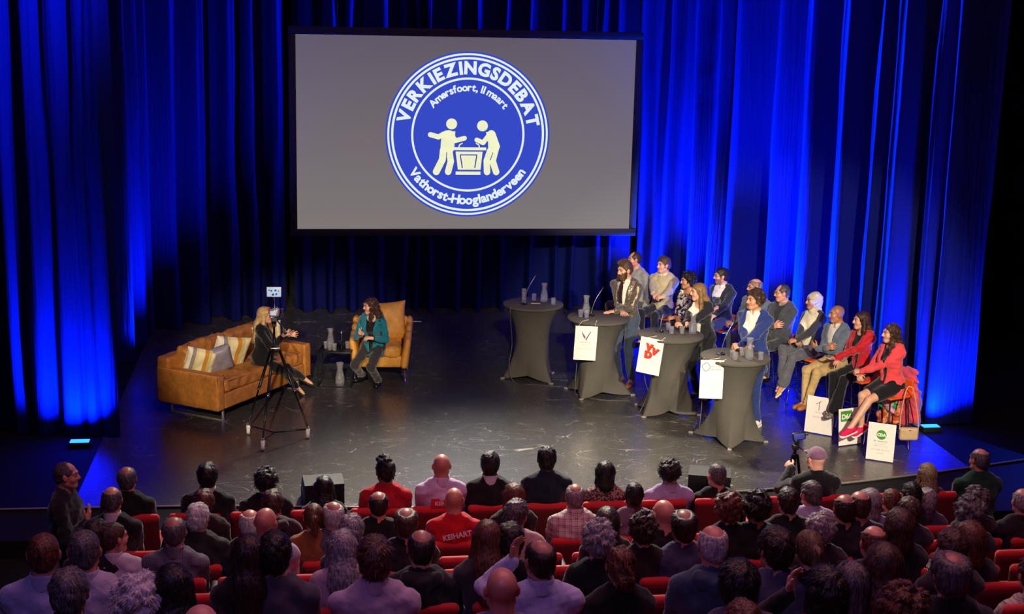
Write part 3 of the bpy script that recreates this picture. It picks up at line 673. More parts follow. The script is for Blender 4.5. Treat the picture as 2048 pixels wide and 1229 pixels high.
# stage with a gently bowed front edge
EDGE = spline([(-6.5, 14.72, 0), (-1.52, 14.62, 0), (1.6, 14.36, 0), (4.76, 14.59, 0), (7., 14.98, 0), (12., 16.4, 0)], 6)
n_ = len(EDGE)
def stage_part(name, x0, x1, m):
    xs = np.linspace(x0, x1, 24); ys = np.interp(xs, [p.x for p in EDGE], [p.y for p in EDGE]); n = len(xs)
    vs = [(x, y, 0) for x, y in zip(xs, ys)]+[(x, y, -.03) for x, y in zip(xs, ys)]+[(x, 25.5, 0) for x in xs]
    struct(name, mesh_from(vs, [(i, i+1, 2*n+i+1, 2*n+i) for i in range(n-1)]+[(i, n+i, n+i+1, i+1) for i in range(n-1)], smooth=False), m)
M_matte = mat('matte_black_floor', '#0b0b0c', rough=.75, var=.2, scale=4., spec=.25)
stage_part('floor_stage', -2.5, 7.75, M_FLOOR); stage_part('floor_left', -6.5, -2.5, M_matte); stage_part('floor_right', 7.75, 12., M_matte)
struct('trim_1', tube([(p.x, p.y-.012, -.008) for p in EDGE], .012, 6), mat('edge_strip', '#b8b2a6', rough=.35, metal=.6))
ROWY = [12.8-.9*k for k in range(8)]; ROWT = [.58, .58, .81, 1.08, 1.35, 1.62, 1.88, 2.14]; ROWZ = [t-.80 for t in ROWT]
# stepped floor under the seats
prof = [(15.2, -.3)]
zs = [-.22]+ROWZ
prof = [(16.9, -.03), (13.8, -.03), (13.8, ROWZ[0])]
for k in range(1, 8):
    y = ROWY[k]+.45; prof += [(y, prof[-1][1]), (y, ROWZ[k])]
prof += [(4.2, ROWZ[7]), (4.2, ROWZ[7]+.3), (-1., ROWZ[7]+.6)]
vs = []; 
for y, z in prof: vs += [(-6.5, y, z), (12., y, z)]
struct('floor', mesh_from(vs, [(2*i, 2*i+1, 2*i+3, 2*i+2) for i in range(len(prof)-1)], smooth=False), mat('aisle_carpet', '#070509', rough=.95, var=.25, scale=40., bump=.4, bscale=200.))
struct('wall_back', rbox((18.5, .2, 11.2), (2.75, 25.5, 5.3), None, 0), M_black)
struct('wall_left', rbox((.2, 26.8, 11.6), (-6.5, 12.2, 5.2), None, 0), M_black)
struct('wall_right', rbox((.2, 26.8, 11.6), (12., 12.2, 5.2), None, 0), M_black)
struct('ceiling', rbox((18.6, 26.8, .2), (2.75, 12.2, 11.), None, 0), M_black)
# ------------------------------------------------------------------ drapes
def velvet():
    m, nt, b = new_mat('stage_velvet'); b.inputs['Base Color'].default_value = (.0035, .006, .07, 1); b.inputs['Roughness'].default_value = .85; b.inputs['Specular IOR Level'].default_value = .05
    tc = N(nt, 'ShaderNodeTexCoord'); mp = N(nt, 'ShaderNodeMapping', Scale=(22., 22., .9)); nt.links.new(tc.outputs['Object'], mp.inputs['Vector'])
    nz = N(nt, 'ShaderNodeTexNoise', Scale=1., Detail=4.); nt.links.new(mp.outputs[0], nz.inputs['Vector'])
    bp = N(nt, 'ShaderNodeBump', Strength=.5, Distance=.05); nt.links.new(nz.outputs['Fac'], bp.inputs['Height']); nt.links.new(bp.outputs[0], b.inputs['Normal']); return m
M_velvet = velvet()
def px_plan(px, py=300):
    d = CF+CR*((px-1024)/FOC)-CU*((py-614.5)/FOC); return Vector((d.x, d.y))
def drape(name, path, folds, label, depth=.34, top=8.9, seed=0, py=300, ds=.014):
    """a hung cloth: deep pleats stand out from the line `path`; folds are (photo column, width in metres)"""
    pl = spline([(x, y, 0) for x, y in path], 24); S = [0.]
    for a, b in zip(pl[:-1], pl[1:]): S.append(S[-1]+(b-a).length)
    S = np.array(S); XY = np.array([(p.x, p.y) for p in pl]); r = np.random.RandomState(seed); cs = []
    Tp = np.stack([np.gradient(XY[:, 0]), np.gradient(XY[:, 1])], -1); Tp /= np.linalg.norm(Tp, axis=1)[:, None]; TIP = XY+np.stack([Tp[:, 1], -Tp[:, 0]], -1)*depth*.8
    for px, w in folds:
        d = px_plan(px, py); cr = TIP[:, 0]*d.y-TIP[:, 1]*d.x; i = np.nonzero(np.sign(cr[:-1]) != np.sign(cr[1:]))[0]
        if len(i) == 0: continue
        i = i[0]; t = cr[i]/(cr[i]-cr[i+1]); cs.append((S[i]+t*(S[i+1]-S[i]), w))
    s = np.arange(0, S[-1], ds); X = np.interp(s, S, XY[:, 0]); Y = np.interp(s, S, XY[:, 1])
    T = np.stack([np.gradient(X), np.gradient(Y)], -1); T /= np.linalg.norm(T, axis=1)[:, None]; Nn = np.stack([T[:, 1], -T[:, 0]], -1)
    zs = np.concatenate([[0.015, .05, .3], np.linspace(.7, top, 15)]); V = []
    ph = r.rand(40)*6.3
    for z in zs:
        o = .03*np.sin(s*9+ph[0])
        for i, (c, w) in enumerate(cs):
            wob = .03*np.sin(z*.9+ph[i % 40])+.012*np.sin(z*2.3+ph[(i*3) % 40]); ww = w*(1.08-.022*z)
            u = np.abs(s-c-wob)/(ww*.5); o = np.maximum(o, depth*(.85+.15*sin(ph[i % 40]*3))/(1+u**6)+.012*np.sin(s*34+ph[i % 40])/(1+u**4))
        V.append(np.stack([X+Nn[:, 0]*o, Y+Nn[:, 1]*o, np.full(len(s), z)], -1))
    V = np.concatenate(V); n, m = len(s), len(zs); i = np.arange(n-1)[None, :]+n*np.arange(m-1)[:, None]
    Q = np.stack([i, i+1, i+n+1, i+n], -1).reshape(-1, 4); o = link(name, quad_mesh(V, Q, name), M_velvet)
    return tag(o, label, 'curtain')
drape('stage_curtain', [(-6.0, 17.9), (-4.6, 17.75), (-3.4, 17.45), (-2.25, 17.2)], [(20, 0.13), (72, 0.23), (124, 0.27), (168, 0.20), (203, 0.27), (233, 0.14)], 'blue velvet side drape standing before the sofa, lit from a floor lamp at its foot', .26, seed=1, py=500)
drape('stage_curtain', [(-3.3, 18.3), (-3.1, 19.5), (-3.0, 21.0), (-2.75, 22.5), (-1.9, 23.4), (-.9, 23.7), (-.4, 23.8)],
      [(241, 0.23), (273, 0.20), (300, 0.16), (340, 0.27), (399, 0.31), (464, 0.23), (506, 0.16), (551, 0.16)], 'tall blue velvet drape behind the sofa, with broken patches of light', .5, seed=2)
drape('stage_curtain', [(-.25, 24.1), (1.2, 24.1), (3., 24.1), (4.6, 24.1), (5.6, 24.1)],
      [(615, .2), (664, .1), (701, .14), (765, .13), (811, .12), (838, .09), (861, .07), (918, .12), (961, .09), (1010, .08), (1064, .08), (1121, .08), (1157, .1), (1205, .14), (1232, .08)], 'dark blue velvet drape hanging straight across the back, behind the projection screen', .42, seed=3, py=250)
drape('stage_curtain', [(5.7, 23.9), (6.5, 23.5), (7.25, 22.6), (7.75, 21.0), (8.1, 19.2), (8.4, 17.5), (8.55, 16.75)],
      [(1283, 0.13), (1333, 0.18), (1383, 0.13), (1437, 0.14), (1472, 0.30), (1541, 0.29), (1606, 0.36), (1684, 0.40), (1737, 0.20), (1763, 0.16), (1802, 0.43), (1862, 0.22), (1900, 0.24)], 'bright blue pleated velvet drape curving round behind the seated panel', .7, seed=4)
for px, py, lb in ((160, 893, 'small floor lamp glowing blue at the foot of the drape by the sofa'), (1860, 862, 'small floor lamp glowing blue beside the drape by the panel'), (1750, 783, 'small floor lamp glowing blue behind the stool of the pink-jacketed woman'), (6.35, 20.4, 'small floor lamp hidden behind the man with crossed arms and glasses'), (5.9, 22.1, 'small floor lamp hidden behind the bespectacled man in the dark suit'), (1262, 640, 'small floor lamp hidden behind the bearded man'), (372, 722, 'small floor lamp hidden behind the sofa')):
    p = at(px, py) if px > 100 else Vector((px, py, 0)); e = empty('floor_lamp', p, 0, lb, 'stage lamp')
    link('housing', rbox((.26, .16, .06), (0, 0, .03), None, .012), M_black, e)
    link('lens', rbox((.22, .11, .012), (0, 0, .064), None, .004), mat('lamp_lens', (.01, .12, 1., 1), var=0, emit=6.), e)
# ------------------------------------------------------------------ projection screen
def screen_mat():
    m, nt, b = new_mat('projected_image'); tc = N(nt, 'ShaderNodeTexCoord'); sx = N(nt, 'ShaderNodeSeparateXYZ'); nt.links.new(tc.outputs['Generated'], sx.inputs[0])
    rp = N(nt, 'ShaderNodeValToRGB'); nt.links.new(sx.outputs['Z'], rp.inputs[0]); e = rp.color_ramp.elements
    e[0].position = 0; e[0].color = srgb('#7d7673'); e[1].position = 1.; e[1].color = srgb('#605864'); nt.links.new(rp.outputs[0], b.inputs['Emission Color'])
    b.inputs['Base Color'].default_value = (.02, .02, .02, 1); b.inputs['Emission Strength'].default_value = 1.; b.inputs['Roughness'].default_value = .9; return m
SX, SZ, SW, SH, SY = 2.445, 3.23, 5.25, 2.97, 22.0
scr = empty('projection_screen', (SX, SY, 1.75), 0, 'large projection screen in a black frame showing a round blue debate emblem', 'projection screen')
link('screen_panel', rbox((SW, .02, SH), (0, 0, SZ-1.75), None, 0), screen_mat(), scr)
fw = .11
for nm, sz, lc in (('frame_bar', (SW+2*fw, .07, fw), (0, 0, SH+.005+fw/2)), ('frame_bar', (SW+2*fw, .07, fw), (0, 0, -fw/2-.005)), ('frame_bar', (fw, .07, SH), (-SW/2-fw/2, 0, SH/2)), ('frame_bar', (fw, .07, SH), (SW/2+fw/2, 0, SH/2))):
    link(nm, rbox(sz, lc, None, .006), mat('screen_frame', '#0d0d12', rough=.6), scr)
for x in (-2., 2.): link('hanging_wire', tube([(x, 0, SH+.1), (x, 0, 9.15)], .006, 6), M_black, scr)
def glow(name, col, s=1.):
    return mat('glow_'+name, (.02, .02, .02, 1), var=0) if False else _glow(name, col, s)
def _glow(name, col, s):
    k = 'glow_'+name
    if k in MATS: return MATS[k]
    m, nt, b = new_mat(k); b.inputs['Base Color'].default_value = (.02, .02, .02, 1); b.inputs['Emission Color'].default_value = srgb(col); b.inputs['Emission Strength'].default_value = s; MATS[k] = m; return m
ec = at_y(936, 270, 22.); ER = (at_y(1100, 270, 22.).x-at_y(772, 270, 22.).x)/2
emb = link('emblem', plate(disc_poly(ER, 96)), _glow('blue', '#3048c4', 1.), scr, loc=(ec.x-SX, -.012, ec.z-1.75))
def em(name, me, col, dy=.004): return link(name, me, _glow(col, {'white': '#e4f0f6', 'cream': '#eef0c4', 'navy': '#2238b4'}[col], 1.), emb, loc=(0, -dy, 0))
em('emblem_ring', ring(ER*.955, ER*.978), 'white'); em('emblem_ring', ring(ER*.905, ER*.932), 'white'); em('emblem_ring', ring(ER*.665, ER*.69), 'white')
em('lettering', arc_text('VERKIEZINGSDEBAT', ER*.205, ER*.735, pi/2-.02, True, ER*.010, 163), 'white')
em('lettering', arc_text('Amersfoort, 11 maart', ER*.125, ER*.53, pi/2-.01, True, ER*.004, 107), 'white')
em('lettering', arc_text('Vathorst-Hooglanderveen', ER*.155, ER*.845, -pi/2, False, ER*.006, 116), 'white')
U = ER/455*1.0   # pictogram units: zoomed photo pixels from the emblem's middle
def q(x, y): return ((x-1026)*U, (628-y)*U)
def pic(nm, *parts): em(nm, merge(*parts), 'cream')  # cream tint puts yellowish light spill into the pictograms' colour
pic('pictogram_figure', plate(disc_poly(30*U, 32, *q(934, 568))), limb2d([q(818, 628), q(862, 640), q(905, 618)], 14*U), limb2d([q(930, 618), q(955, 660), q(1006, 646)], 13*U), plate([q(880, 612), q(955, 608), q(950, 700), q(940, 730), q(872, 730)]), limb2d([q(918, 622), q(918, 640)], 20*U), limb2d([q(890, 712), q(885, 765), q(852, 832)], 19*U), limb2d([q(922, 715), q(932, 775), q(918, 832)], 18*U))
pic('pictogram_figure', plate(disc_poly(30*U, 32, *q(1105, 577))), limb2d([q(1140, 630), q(1110, 670), q(1075, 655)], 13*U), plate([q(1125, 610), q(1175, 610), q(1205, 690), q(1190, 730), q(1140, 730), q(1138, 670)]), limb2d([q(1155, 622), q(1178, 680)], 22*U), limb2d([q(1150, 715), q(1132, 770), q(1135, 832)], 18*U), limb2d([q(1182, 700), q(1165, 770), q(1186, 832)], 18*U))
pic('pictogram_lectern', plate([q(938, 696), q(1128, 696), q(1128, 712), q(938, 712)]), plate([q(958, 720), q(1108, 720), q(1098, 820), q(972, 820)]), plate([q(960, 830), q(1098, 830), q(1098, 848), q(960, 848)]), limb2d([q(975, 696), q(980, 682), q(994, 674)], 3*U), limb2d([q(1090, 696), q(1086, 682), q(1072, 674)], 3*U))
em('pictogram_line', merge(limb2d([q(984, 738), q(996, 808)], 3*U), limb2d([q(984, 738), q(1076, 738)], 3*U), limb2d([q(1076, 738), q(1066, 808)], 3*U)), 'navy', .0065)
em('pictogram_line', limb2d([q(908, 725), q(908, 755)], 2*U), 'navy', .0065); em('pictogram_line', limb2d([q(1165, 725), q(1152, 765)], 2*U), 'navy', .0065)

# ------------------------------------------------------------------ furniture on the stage
def leather(name, col, dark=.55, sc=9.):
    m, nt, b = new_mat(name); c = srgb(col); tc = N(nt, 'ShaderNodeTexCoord')
    n1 = N(nt, 'ShaderNodeTexNoise', Scale=sc, Detail=8., Roughness=.7); nt.links.new(tc.outputs['Object'], n1.inputs['Vector'])
    rp = N(nt, 'ShaderNodeValToRGB'); nt.links.new(n1.outputs['Fac'], rp.inputs[0]); e = rp.color_ramp.elements
    e[0].position = .32; e[0].color = tuple(x*dark for x in c[:3])+(1,); e[1].position = .66; e[1].color = tuple(min(1, x*1.18) for x in c[:3])+(1,)
    nt.links.new(rp.outputs[0], b.inputs['Base Color']); b.inputs['Roughness'].default_value = .5; b.inputs['Specular IOR Level'].default_value = .35
    n2 = N(nt, 'ShaderNodeTexNoise', Scale=55., Detail=4.); nt.links.new(tc.outputs['Object'], n2.inputs['Vector'])
    bp = N(nt, 'ShaderNodeBump', Strength=.35, Distance=.006); nt.links.new(n2.outputs['Fac'], bp.inputs['Height']); nt.links.new(bp.outputs[0], b.inputs['Normal']); return m
M_tan = leather('tan_leather', '#a86e2e', .68, 14.); M_orange = leather('amber_velour', '#cc9238', .7, 6.)
M_steel = mat('brushed_steel', '#8d8a86', rough=.3, metal=1., var=.1); M_chrome = mat('chrome', '#c9c9cc', rough=.12, metal=1., var=0)
M_blk = mat('black_metal', '#121214', rough=.35, metal=.3, var=.1); M_blkmat = mat('black_plastic', '#101012', rough=.5, var=.1); M_white = mat('white_board', '#e9e6da', rough=.7, var=.03)
def soft(size, loc, rot=None, rad=.05, h=.022, amp=.008, seed=0, bulge=0.):
    """a stuffed, slightly creased block"""
    b = Blob(h); R = None if rot is None else np.array(rot.to_matrix() if hasattr(rot, 'to_matrix') else rot)
    b.box(loc, np.array(size)/2, rad, R)
    if bulge: b.ell(np.array(loc), np.array(size)/2*np.array([.86, .86, 1.]+np.array([0, 0, 0]))+np.array([0, 0, bulge]), R, .06)
    b.noise(amp, .22, seed); b.noise(amp*.45, .09, seed+3); return b.mesh('cushion')
def piping(pts, r=.007): return tube(pts, r, 6)
A_, B_, C_ = at(440, 826, .17), at(313, 803, .17), at(623, 752, .17)
sc_ = A_+(B_-A_)/2+(C_-A_)/2; fwd = (A_-B_).normalized(); SRZ = atan2(fwd.y, fwd.x)-pi/2
sofa = empty('sofa', (sc_.x, sc_.y, 0), SRZ, 'long tan leather sofa with box arms standing left of the side table', 'sofa')
SL, SD = 2.06, .98
link('base_frame', soft((SL-.28, SD-.06, .2), (0, .01, .275), None, .03, .02, .003, 1), M_tan, sofa)
link('front_rail', soft((SL-.29, .05, .2), (0, SD/2-.03, .275), None, .02, .012, .002, 2), M_tan, sofa)
for sx in (-1, 1):
    a = link('arm', soft((.15, SD, .46), (sx*(SL/2-.075), 0, .40), None, .028, .018, .003, 5+sx), M_tan, sofa)
    x0, x1, y0, y1 = sx*(SL/2-.012), sx*(SL/2-.138), -SD/2+.02, SD/2-.012
    link('piping', merge(piping([(x0, y0, .622), (x0, y1, .622), (x1, y1, .622), (x1, y0, .622)]), piping([(x0, y1, .18), (x0, y1, .62)])), M_tan, a)
link('back', soft((SL-.02, .2, .60), (0, -SD/2+.1, .47), None, .04, .016, .004, 9), M_tan, sofa)
for sx in (-1, 1):
    w = (SL-.32)/2
    c = link('seat_cushion', soft((w, .76, .17), (sx*w/2, .1, .455), None, .05, .018, .009, 12+sx, .012), M_tan, sofa)
    xa, xb = sx*.02, sx*(w-.015); link('piping', merge(piping([(xa, .468, .40), (xb, .468, .40)]), piping([(xa, .468, .515), (xb, .468, .515)])), M_tan, c)
    R = Euler((radians(-14), 0, 0)); c = link('back_cushion', soft((w, .2, .44), (sx*w/2, -.25, .68), R, .07, .018, .011, 22+sx, .03), M_tan, sofa)
    link('piping', piping([(sx*.03, -.24, .895), (sx*.2, -.235, .908), (sx*(w-.2), -.235, .908), (sx*(w-.03), -.24, .89)]), M_tan, c)
for sx in (-1, 1):
    link('sled_leg', boxes([((.045, SD-.16, .012), (sx*(SL/2-.2), 0, .006), None), ((.045, .012, .17), (sx*(SL/2-.2), SD/2-.085, .09), None), ((.045, .012, .17), (sx*(SL/2-.2), -SD/2+.085, .09), None)]), mat('pale_steel', '#b5b0a8', rough=.4, metal=.7), sofa)
def stripe_mat(name, stops):
    m, nt, b = new_mat(name); tc = N(nt, 'ShaderNodeTexCoord'); sx = N(nt, 'ShaderNodeSeparateXYZ'); nt.links.new(tc.outputs['Generated'], sx.inputs[0])
    rp = N(nt, 'ShaderNodeValToRGB'); rp.color_ramp.interpolation = 'CONSTANT'; nt.links.new(sx.outputs['X'], rp.inputs[0]); e = rp.color_ramp.elements
    while len(e) < len(stops): e.new(.5)
    for i, (p, c) in enumerate(stops): e[i].position = p; e[i].color = srgb(c)
    nt.links.new(rp.outputs[0], b.inputs['Base Color']); b.inputs['Roughness'].default_value = .8
    nz = N(nt, 'ShaderNodeTexNoise', Scale=14., Detail=4.); nt.links.new(tc.outputs['Object'], nz.inputs['Vector']); bp = N(nt, 'ShaderNodeBump', Strength=.5, Distance=.03); nt.links.new(nz.outputs['Fac'], bp.inputs['Height']); nt.links.new(bp.outputs[0], b.inputs['Normal']); return m
M_stripe = stripe_mat('striped_satin', [(0, '#d9d2a6'), (.14, '#e3dcae'), (.2, '#c8c27a'), (.3, '#c98a2c'), (.42, '#e6dfae'), (.62, '#d8cf8a'), (.7, '#8c8a86'), (.82, '#e8e4c6')])
M_greysat = mat('grey_satin', '#8a8790', rough=.45, var=.12, bump=.6, bscale=12.)
def pillow_mesh(w, h, t, seed=0, n=26):
    r = np.random.RandomState(seed); vs = []; k = r.rand(6)*6
    for s_ in (1, -1):
        for j in range(n+1):
            for i in range(n+1):
                u, v = i/n*2-1, j/n*2-1; pin = 1-.09*(1-abs(v)**2)*abs(u)**4; pin2 = 1-.09*(1-abs(u)**2)*abs(v)**4
                th = t/2*((1-u**4)*(1-v**4))**.5+.004*sin(7*u+k[0])*sin(5*v+k[1])*(1-u*u)*(1-v*v)*2
                vs.append((u*w/2*pin, s_*th, v*h/2*pin2))
    m = (n+1)**2; fs = []
    for s_ in (0, 1):
        for j in range(n):
            for i in range(n):
                a = s_*m+j*(n+1)+i; f = (a, a+1, a+n+2, a+n+1); fs.append(f if s_ else f[::-1])
    me = mesh_from(vs, fs, 'pillow'); bm = bmesh.new(); bm.from_mesh(me); bmesh.ops.remove_doubles(bm, verts=bm.verts, dist=.0005); bm.to_mesh(me); bm.free(); return me
def in_frame(root, p): return Vector(root.location)+Matrix.Rotation(root.rotation_euler.z, 3, 'Z')@Vector(p)
def pillow(lx, ly, lz, rx, ry, rz, w, h, m, label, seed):
    o = link('throw_pillow', pillow_mesh(w, h, .17, seed), m); tag(o, label, 'pillow', 'throw pillows on the sofa')
    o.matrix_world = Matrix.Translation(in_frame(sofa, (lx, ly, lz)))@Matrix.Rotation(SRZ, 4, 'Z')@Euler((rx, ry, rz), 'XYZ').to_matrix().to_4x4()
    link('welt', tube([(w/2*a*.955, 0, h/2*b*.955) for a, b in ((-1, -1), (0, -.955), (1, -1), (.955, 0), (1, 1), (0, .955), (-1, 1), (-.955, 0))], .004, 6, True), m, o); return o
pillow(.73, -.02, .70, radians(-22), radians(-14), radians(-46), .40, .40, M_stripe, 'striped cream pillow at the near end of the sofa, partly behind the plain grey pillow', 1)
pillow(.56, .12, .70, radians(-26), radians(16), radians(-44), .40, .40, M_greysat, 'plain grey pillow between the two cream striped pillows on the sofa', 2)
pillow(.2, .05, .715, radians(-20), radians(-10), radians(-28), 0.50, .48, M_stripe, 'larger cream pillow with orange and grey stripes beside the grey pillow', 3)
pillow(-.72, -.02, .73, radians(-20), radians(10), radians(-36), .42, .42, M_stripe, 'striped pillow at the far arm of the sofa, behind the blonde woman\'s hands', 4)
# armchair
ac = empty('armchair', (1.0, 19.62, 0), radians(180-6), 'amber velour armchair on black steel legs right of the side table', 'armchair')
b = Blob(.014); b.box((0, .02, .32), (.30, .36, .085), .03); b.noise(.003, .2, 1); link('seat_base', b.mesh(), M_orange, ac)
link('seat_cushion', soft((.58, .68, .16), (0, .07, .455), None, .06, .014, .010, 4, .02), M_orange, ac)
for sx in (-1, 1):
    b = Blob(.014)
    for y0, z1 in ((.36, .60), (.15, .63), (-.1, .68), (-.33, .74)):
        b.cap((sx*.335, y0, .28), (sx*.385, y0-.02, z1), .075, .06, .07, flat=(1, 0, 0), f=.75); b.cap((sx*.335, y0-.1, .28), (sx*.385, y0-.12, z1), .075, .06, .07, flat=(1, 0, 0), f=.75)
    b.noise(.004, .2, 7+sx); b.cut((0, 0, .235), (0, 0, -1), .01); link('arm', b.mesh(), M_orange, ac)
b = Blob(.014); b.box((0, -.40, .52), (.36, .06, .30), .05, rotm(radians(-10), 0, 0)); b.noise(.004, .2, 3); link('back', b.mesh(), M_orange, ac)
bc = link('back_cushion', pillow_mesh(.62, .58, .24, 6), M_orange, ac); bc.matrix_local = Matrix.Translation((-.04, -.24, .76))@Euler((radians(14), radians(4), 0)).to_matrix().to_4x4()
for sx in (-1, 1):
    for y0 in (.33, -.36): link('leg', tube([(sx*.34, y0, .25), (sx*.355, y0*1.03, .0)], .012, 8), M_chrome, ac)
    link('leg_brace', tube([(sx*.355, .33, .2), (sx*.355, -.36, .2)], .009, 6), M_chrome, ac)
# side table
st = empty('side_table', (.36, 19.30, 0), radians(-10), 'small black square side table with thin rod legs between sofa and armchair', 'side table')
link('table_top', rbox((.47, .42, .016), (0, 0, .495), None, .004), M_blk, st)
for sx in (-1, 1):
    for sy in (-1, 1): link('leg', rbox((.011, .011, .487), (sx*.228, sy*.203, .2435), None, .002, 1), M_blk, st)
link('floor_rail', boxes([((.456, .01, .01), (0, s*.203, .006), None) for s in (-1, 1)]+[((.01, .4, .01), (s*.228, 0, .006), None) for s in (-1, 1)], .001), M_blk, st)
# glassware
def glass_mat(name='clear_glass', col=(.95, .98, .97, 1), rough=.01):
    m, nt, b = new_mat(name); b.inputs['Base Color'].default_value = col; b.inputs['Transmission Weight'].default_value = .9; b.inputs['IOR'].default_value = 1.5; b.inputs['Roughness'].default_value = rough; b.inputs['Specular IOR Level'].default_value = .8; return m
M_glass = glass_mat(); M_water = glass_mat('water', (.97, .99, 1, 1), 0.)
def tumbler(h=.095, r=.036):
    return lathe([(.001, 0), (r*.8, 0), (r*.86, .004), (r, h), (r-.0028, h), (r*.86-.003, .012), (.001, .011)], 18, cap=False)
def carafe_mesh(h=.26, r=.052):
    P = [(.001, 0), (r*.95, 0), (r*1.02, .02), (r, .09), (r*.72, .155), (r*.6, .19), (r*.72, .225), (r*.86, h), (r*.80, h), (r*.66, .225), (r*.54, .19), (r*.66, .155), (r*.92, .09), (r*.93, .024), (.001, .012)]
    return lathe(P, 22, cap=False)
GL_T, GL_C = tumbler(), carafe_mesh(); GL_TALL = tumbler(.17, .034)
GL_W = lathe([(.001, .012), (.045, .02), (.047, .09), (.035, .13), (.001, .131)], 18, cap=False); GL_W2 = lathe([(.001, .012), (.029, .013), (.031, .05), (.001, .051)], 14, cap=False)
def glass(p, label, grp=None, water=True, me=None):
    e = empty('drinking_glass', p, rnd.random()*6, label, 'glass', grp); link('tumbler', me or GL_T, M_glass, e)
    if water: link('water', GL_W2, M_water, e)
    return e
def carafe(p, label, grp=None):
    e = empty('water_carafe', p, rnd.random()*6, label, 'carafe', grp); link('flask', GL_C, M_glass, e); link('water', GL_W, M_water, e); return e
Z = .503
carafe(at(661, 694, Z), 'glass water carafe standing at the back of the small black side table')
for px, py, lb in ((652, 697, 'drinking glass at the sofa side of the small black side table'), (659.5, 700, 'drinking glass in the middle of the three crowded before the side table carafe'), (668.5, 701, 'drinking glass in front of the carafe on the side table, nearest the lidded jar'), (695, 697, 'drinking glass on the side table next to the armchair')):
    glass(at(px, py, Z), lb, 'glasses on the side table')
p = at(683, 698, Z); e = empty('flower_jar', p, 0, 'dark jar holding one thin stem on the black side table', 'vase')
link('jar', lathe([(.001, 0), (.026, 0), (.03, .02), (.03, .075), (.022, .09), (.022, .1), (.019, .1), (.019, .088), (.026, .07), (.001, .01)], 18, cap=False), mat('smoked_glass', '#0c0c0e', rough=.08, spec=.8, var=0), e)
link('rim', lathe([(.023, .1), (.025, .103), (.023, .106), (.019, .103), (.023, .1)], 18, cap=False), M_chrome, e); link('stem', tube(spline([(0, 0, .02), (.004, 0, .14), (-.003, 0, .22)]), .0025, 5), mat('dry_stem', '#6b6657', var=.1), e)
link('bud', lathe([(.001, .215), (.008, .224), (.006, .24), (.001, .25)], 8, cap=False), mat('bud', '#b9b8b4', var=.1), e)
cf = carafe(at(680, 770, 0), 'glass water carafe standing on the stage floor under the side table'); cf.scale = (1.25, 1.25, 1.22)
# camera on its wheeled tripod
W3 = [at(497, 868, .0), at(526, 900, .0), at(616, 876, .0)]; cx_ = (W3[0]+W3[1]+W3[2])/3
tr = empty('camera_tripod', (cx_.x, cx_.y, 0), 0, 'black tripod on white castors carrying a video camera before the sofa', 'tripod')
L3 = [w-cx_ for w in W3]; CREST = .98; hub = Vector((0, 0, CREST)); zt = at_y(548, 700, cx_.y).z
hub.z = zt+.02; hubx = at_y(549, 706, cx_.y); off = Vector((hubx.x-cx_.x, 0, 0)); hub += off
for w in L3:
    top = hub+Vector((w.x, w.y, 0)).normalized()*.05; foot = w+Vector((0, 0, .13))
    lg = link('leg', merge(tube([top, top.lerp(foot, .52)], .017, 10), tube([top.lerp(foot, .5), foot], .011, 8)), M_blk, tr)
    link('leg_clamp', tube([top.lerp(foot, .49), top.lerp(foot, .535)], .021, 10), M_chrome, lg)
    link('spreader_arm', tube([foot+Vector((0, 0, -.02)), Vector((off.x*.3, 0, .10))], .010, 8), M_blk, tr)
    cst = link('castor_fork', merge(tube([w+Vector((0, 0, .07)), w+Vector((0, 0, .14))], .018, 8), rbox((.05, .07, .06), tuple(w+Vector((0, 0, .085))), None, .01)), mat('white_castor', '#d9dcd6', rough=.4, var=.05), tr)
    wh = lathe([(.001, -.02), (.040, -.02), (.046, -.012), (.046, .012), (.040, .02), (.001, .02)], 18, cap=False); wh.transform(Matrix.Translation(w+Vector((.0, -.02, .046)))@Matrix.Rotation(pi/2, 4, 'Y')); link('wheel', wh, mat('white_castor', '#d9dcd6'), cst)
link('crown_clamp', merge(tube([hub+Vector((0, 0, -.05)), hub+Vector((0, 0, .03))], .042, 14), rbox((.12, .05, .035), tuple(hub+Vector((.01, -.03, 0))), None, .008)), M_steel, tr)
zc = at_y(550, 650, cx_.y).z; link('centre_column', tube([hub, (off.x, 0, zc)], .014, 10), M_blk, tr)
hd = link('fluid_head', merge(tube([(off.x, 0, zc-.02), (off.x, 0, zc+.05)], .03, 12), rbox((.075, .09, .07), (off.x, 0, zc+.08), None, .015), rbox((.08, .12, .018), (off.x, 0, zc+.125), None, .004)), mat('grey_plastic', '#4a4a4a', rough=.4, var=.1), tr)
link('pan_handle', tube(spline([(off.x+.03, 0, zc+.06), (off.x+.09, -.04, zc-.01), (off.x+.12, -.1, zc-.05)]), .009, 8), M_blk, hd)
link('handle_grip', tube([(off.x+.115, -.09, zc-.045), (off.x+.14, -.13, zc-.08)], .02, 10), mat('grip_rubber', '#3a3a3c', rough=.6), hd)
zcam = at_y(552, 625, cx_.y).z
vc = empty('video_camera', (cx_.x+off.x+.01, cx_.y, zcam), radians(-6), 'small video camera with a white lit viewfinder screen on the castor tripod', 'camera')
body = link('camera_body', rbox((.11, .12, .085), (0, 0, 0), None, .012), mat('camera_shell', '#8c8c90', rough=.35, metal=.5, var=.3, scale=60), vc)
link('lens', tube([(0, .05, 0), (0, .17, 0)], .034, 16), M_blk, vc); link('cage_bar', tube([(-.06, -.06, .055), (.085, -.06, .055), (.085, -.06, -.05), (-.06, -.06, -.05)], .006, 8, True), M_chrome, vc)
link('side_handle', boxes([((.016, .05, .1), (.10, -.02, 0), None), ((.04, .03, .014), (.085, -.02, .047), None), ((.04, .03, .014), (.085, -.02, -.047), None)], .004), M_chrome, vc)
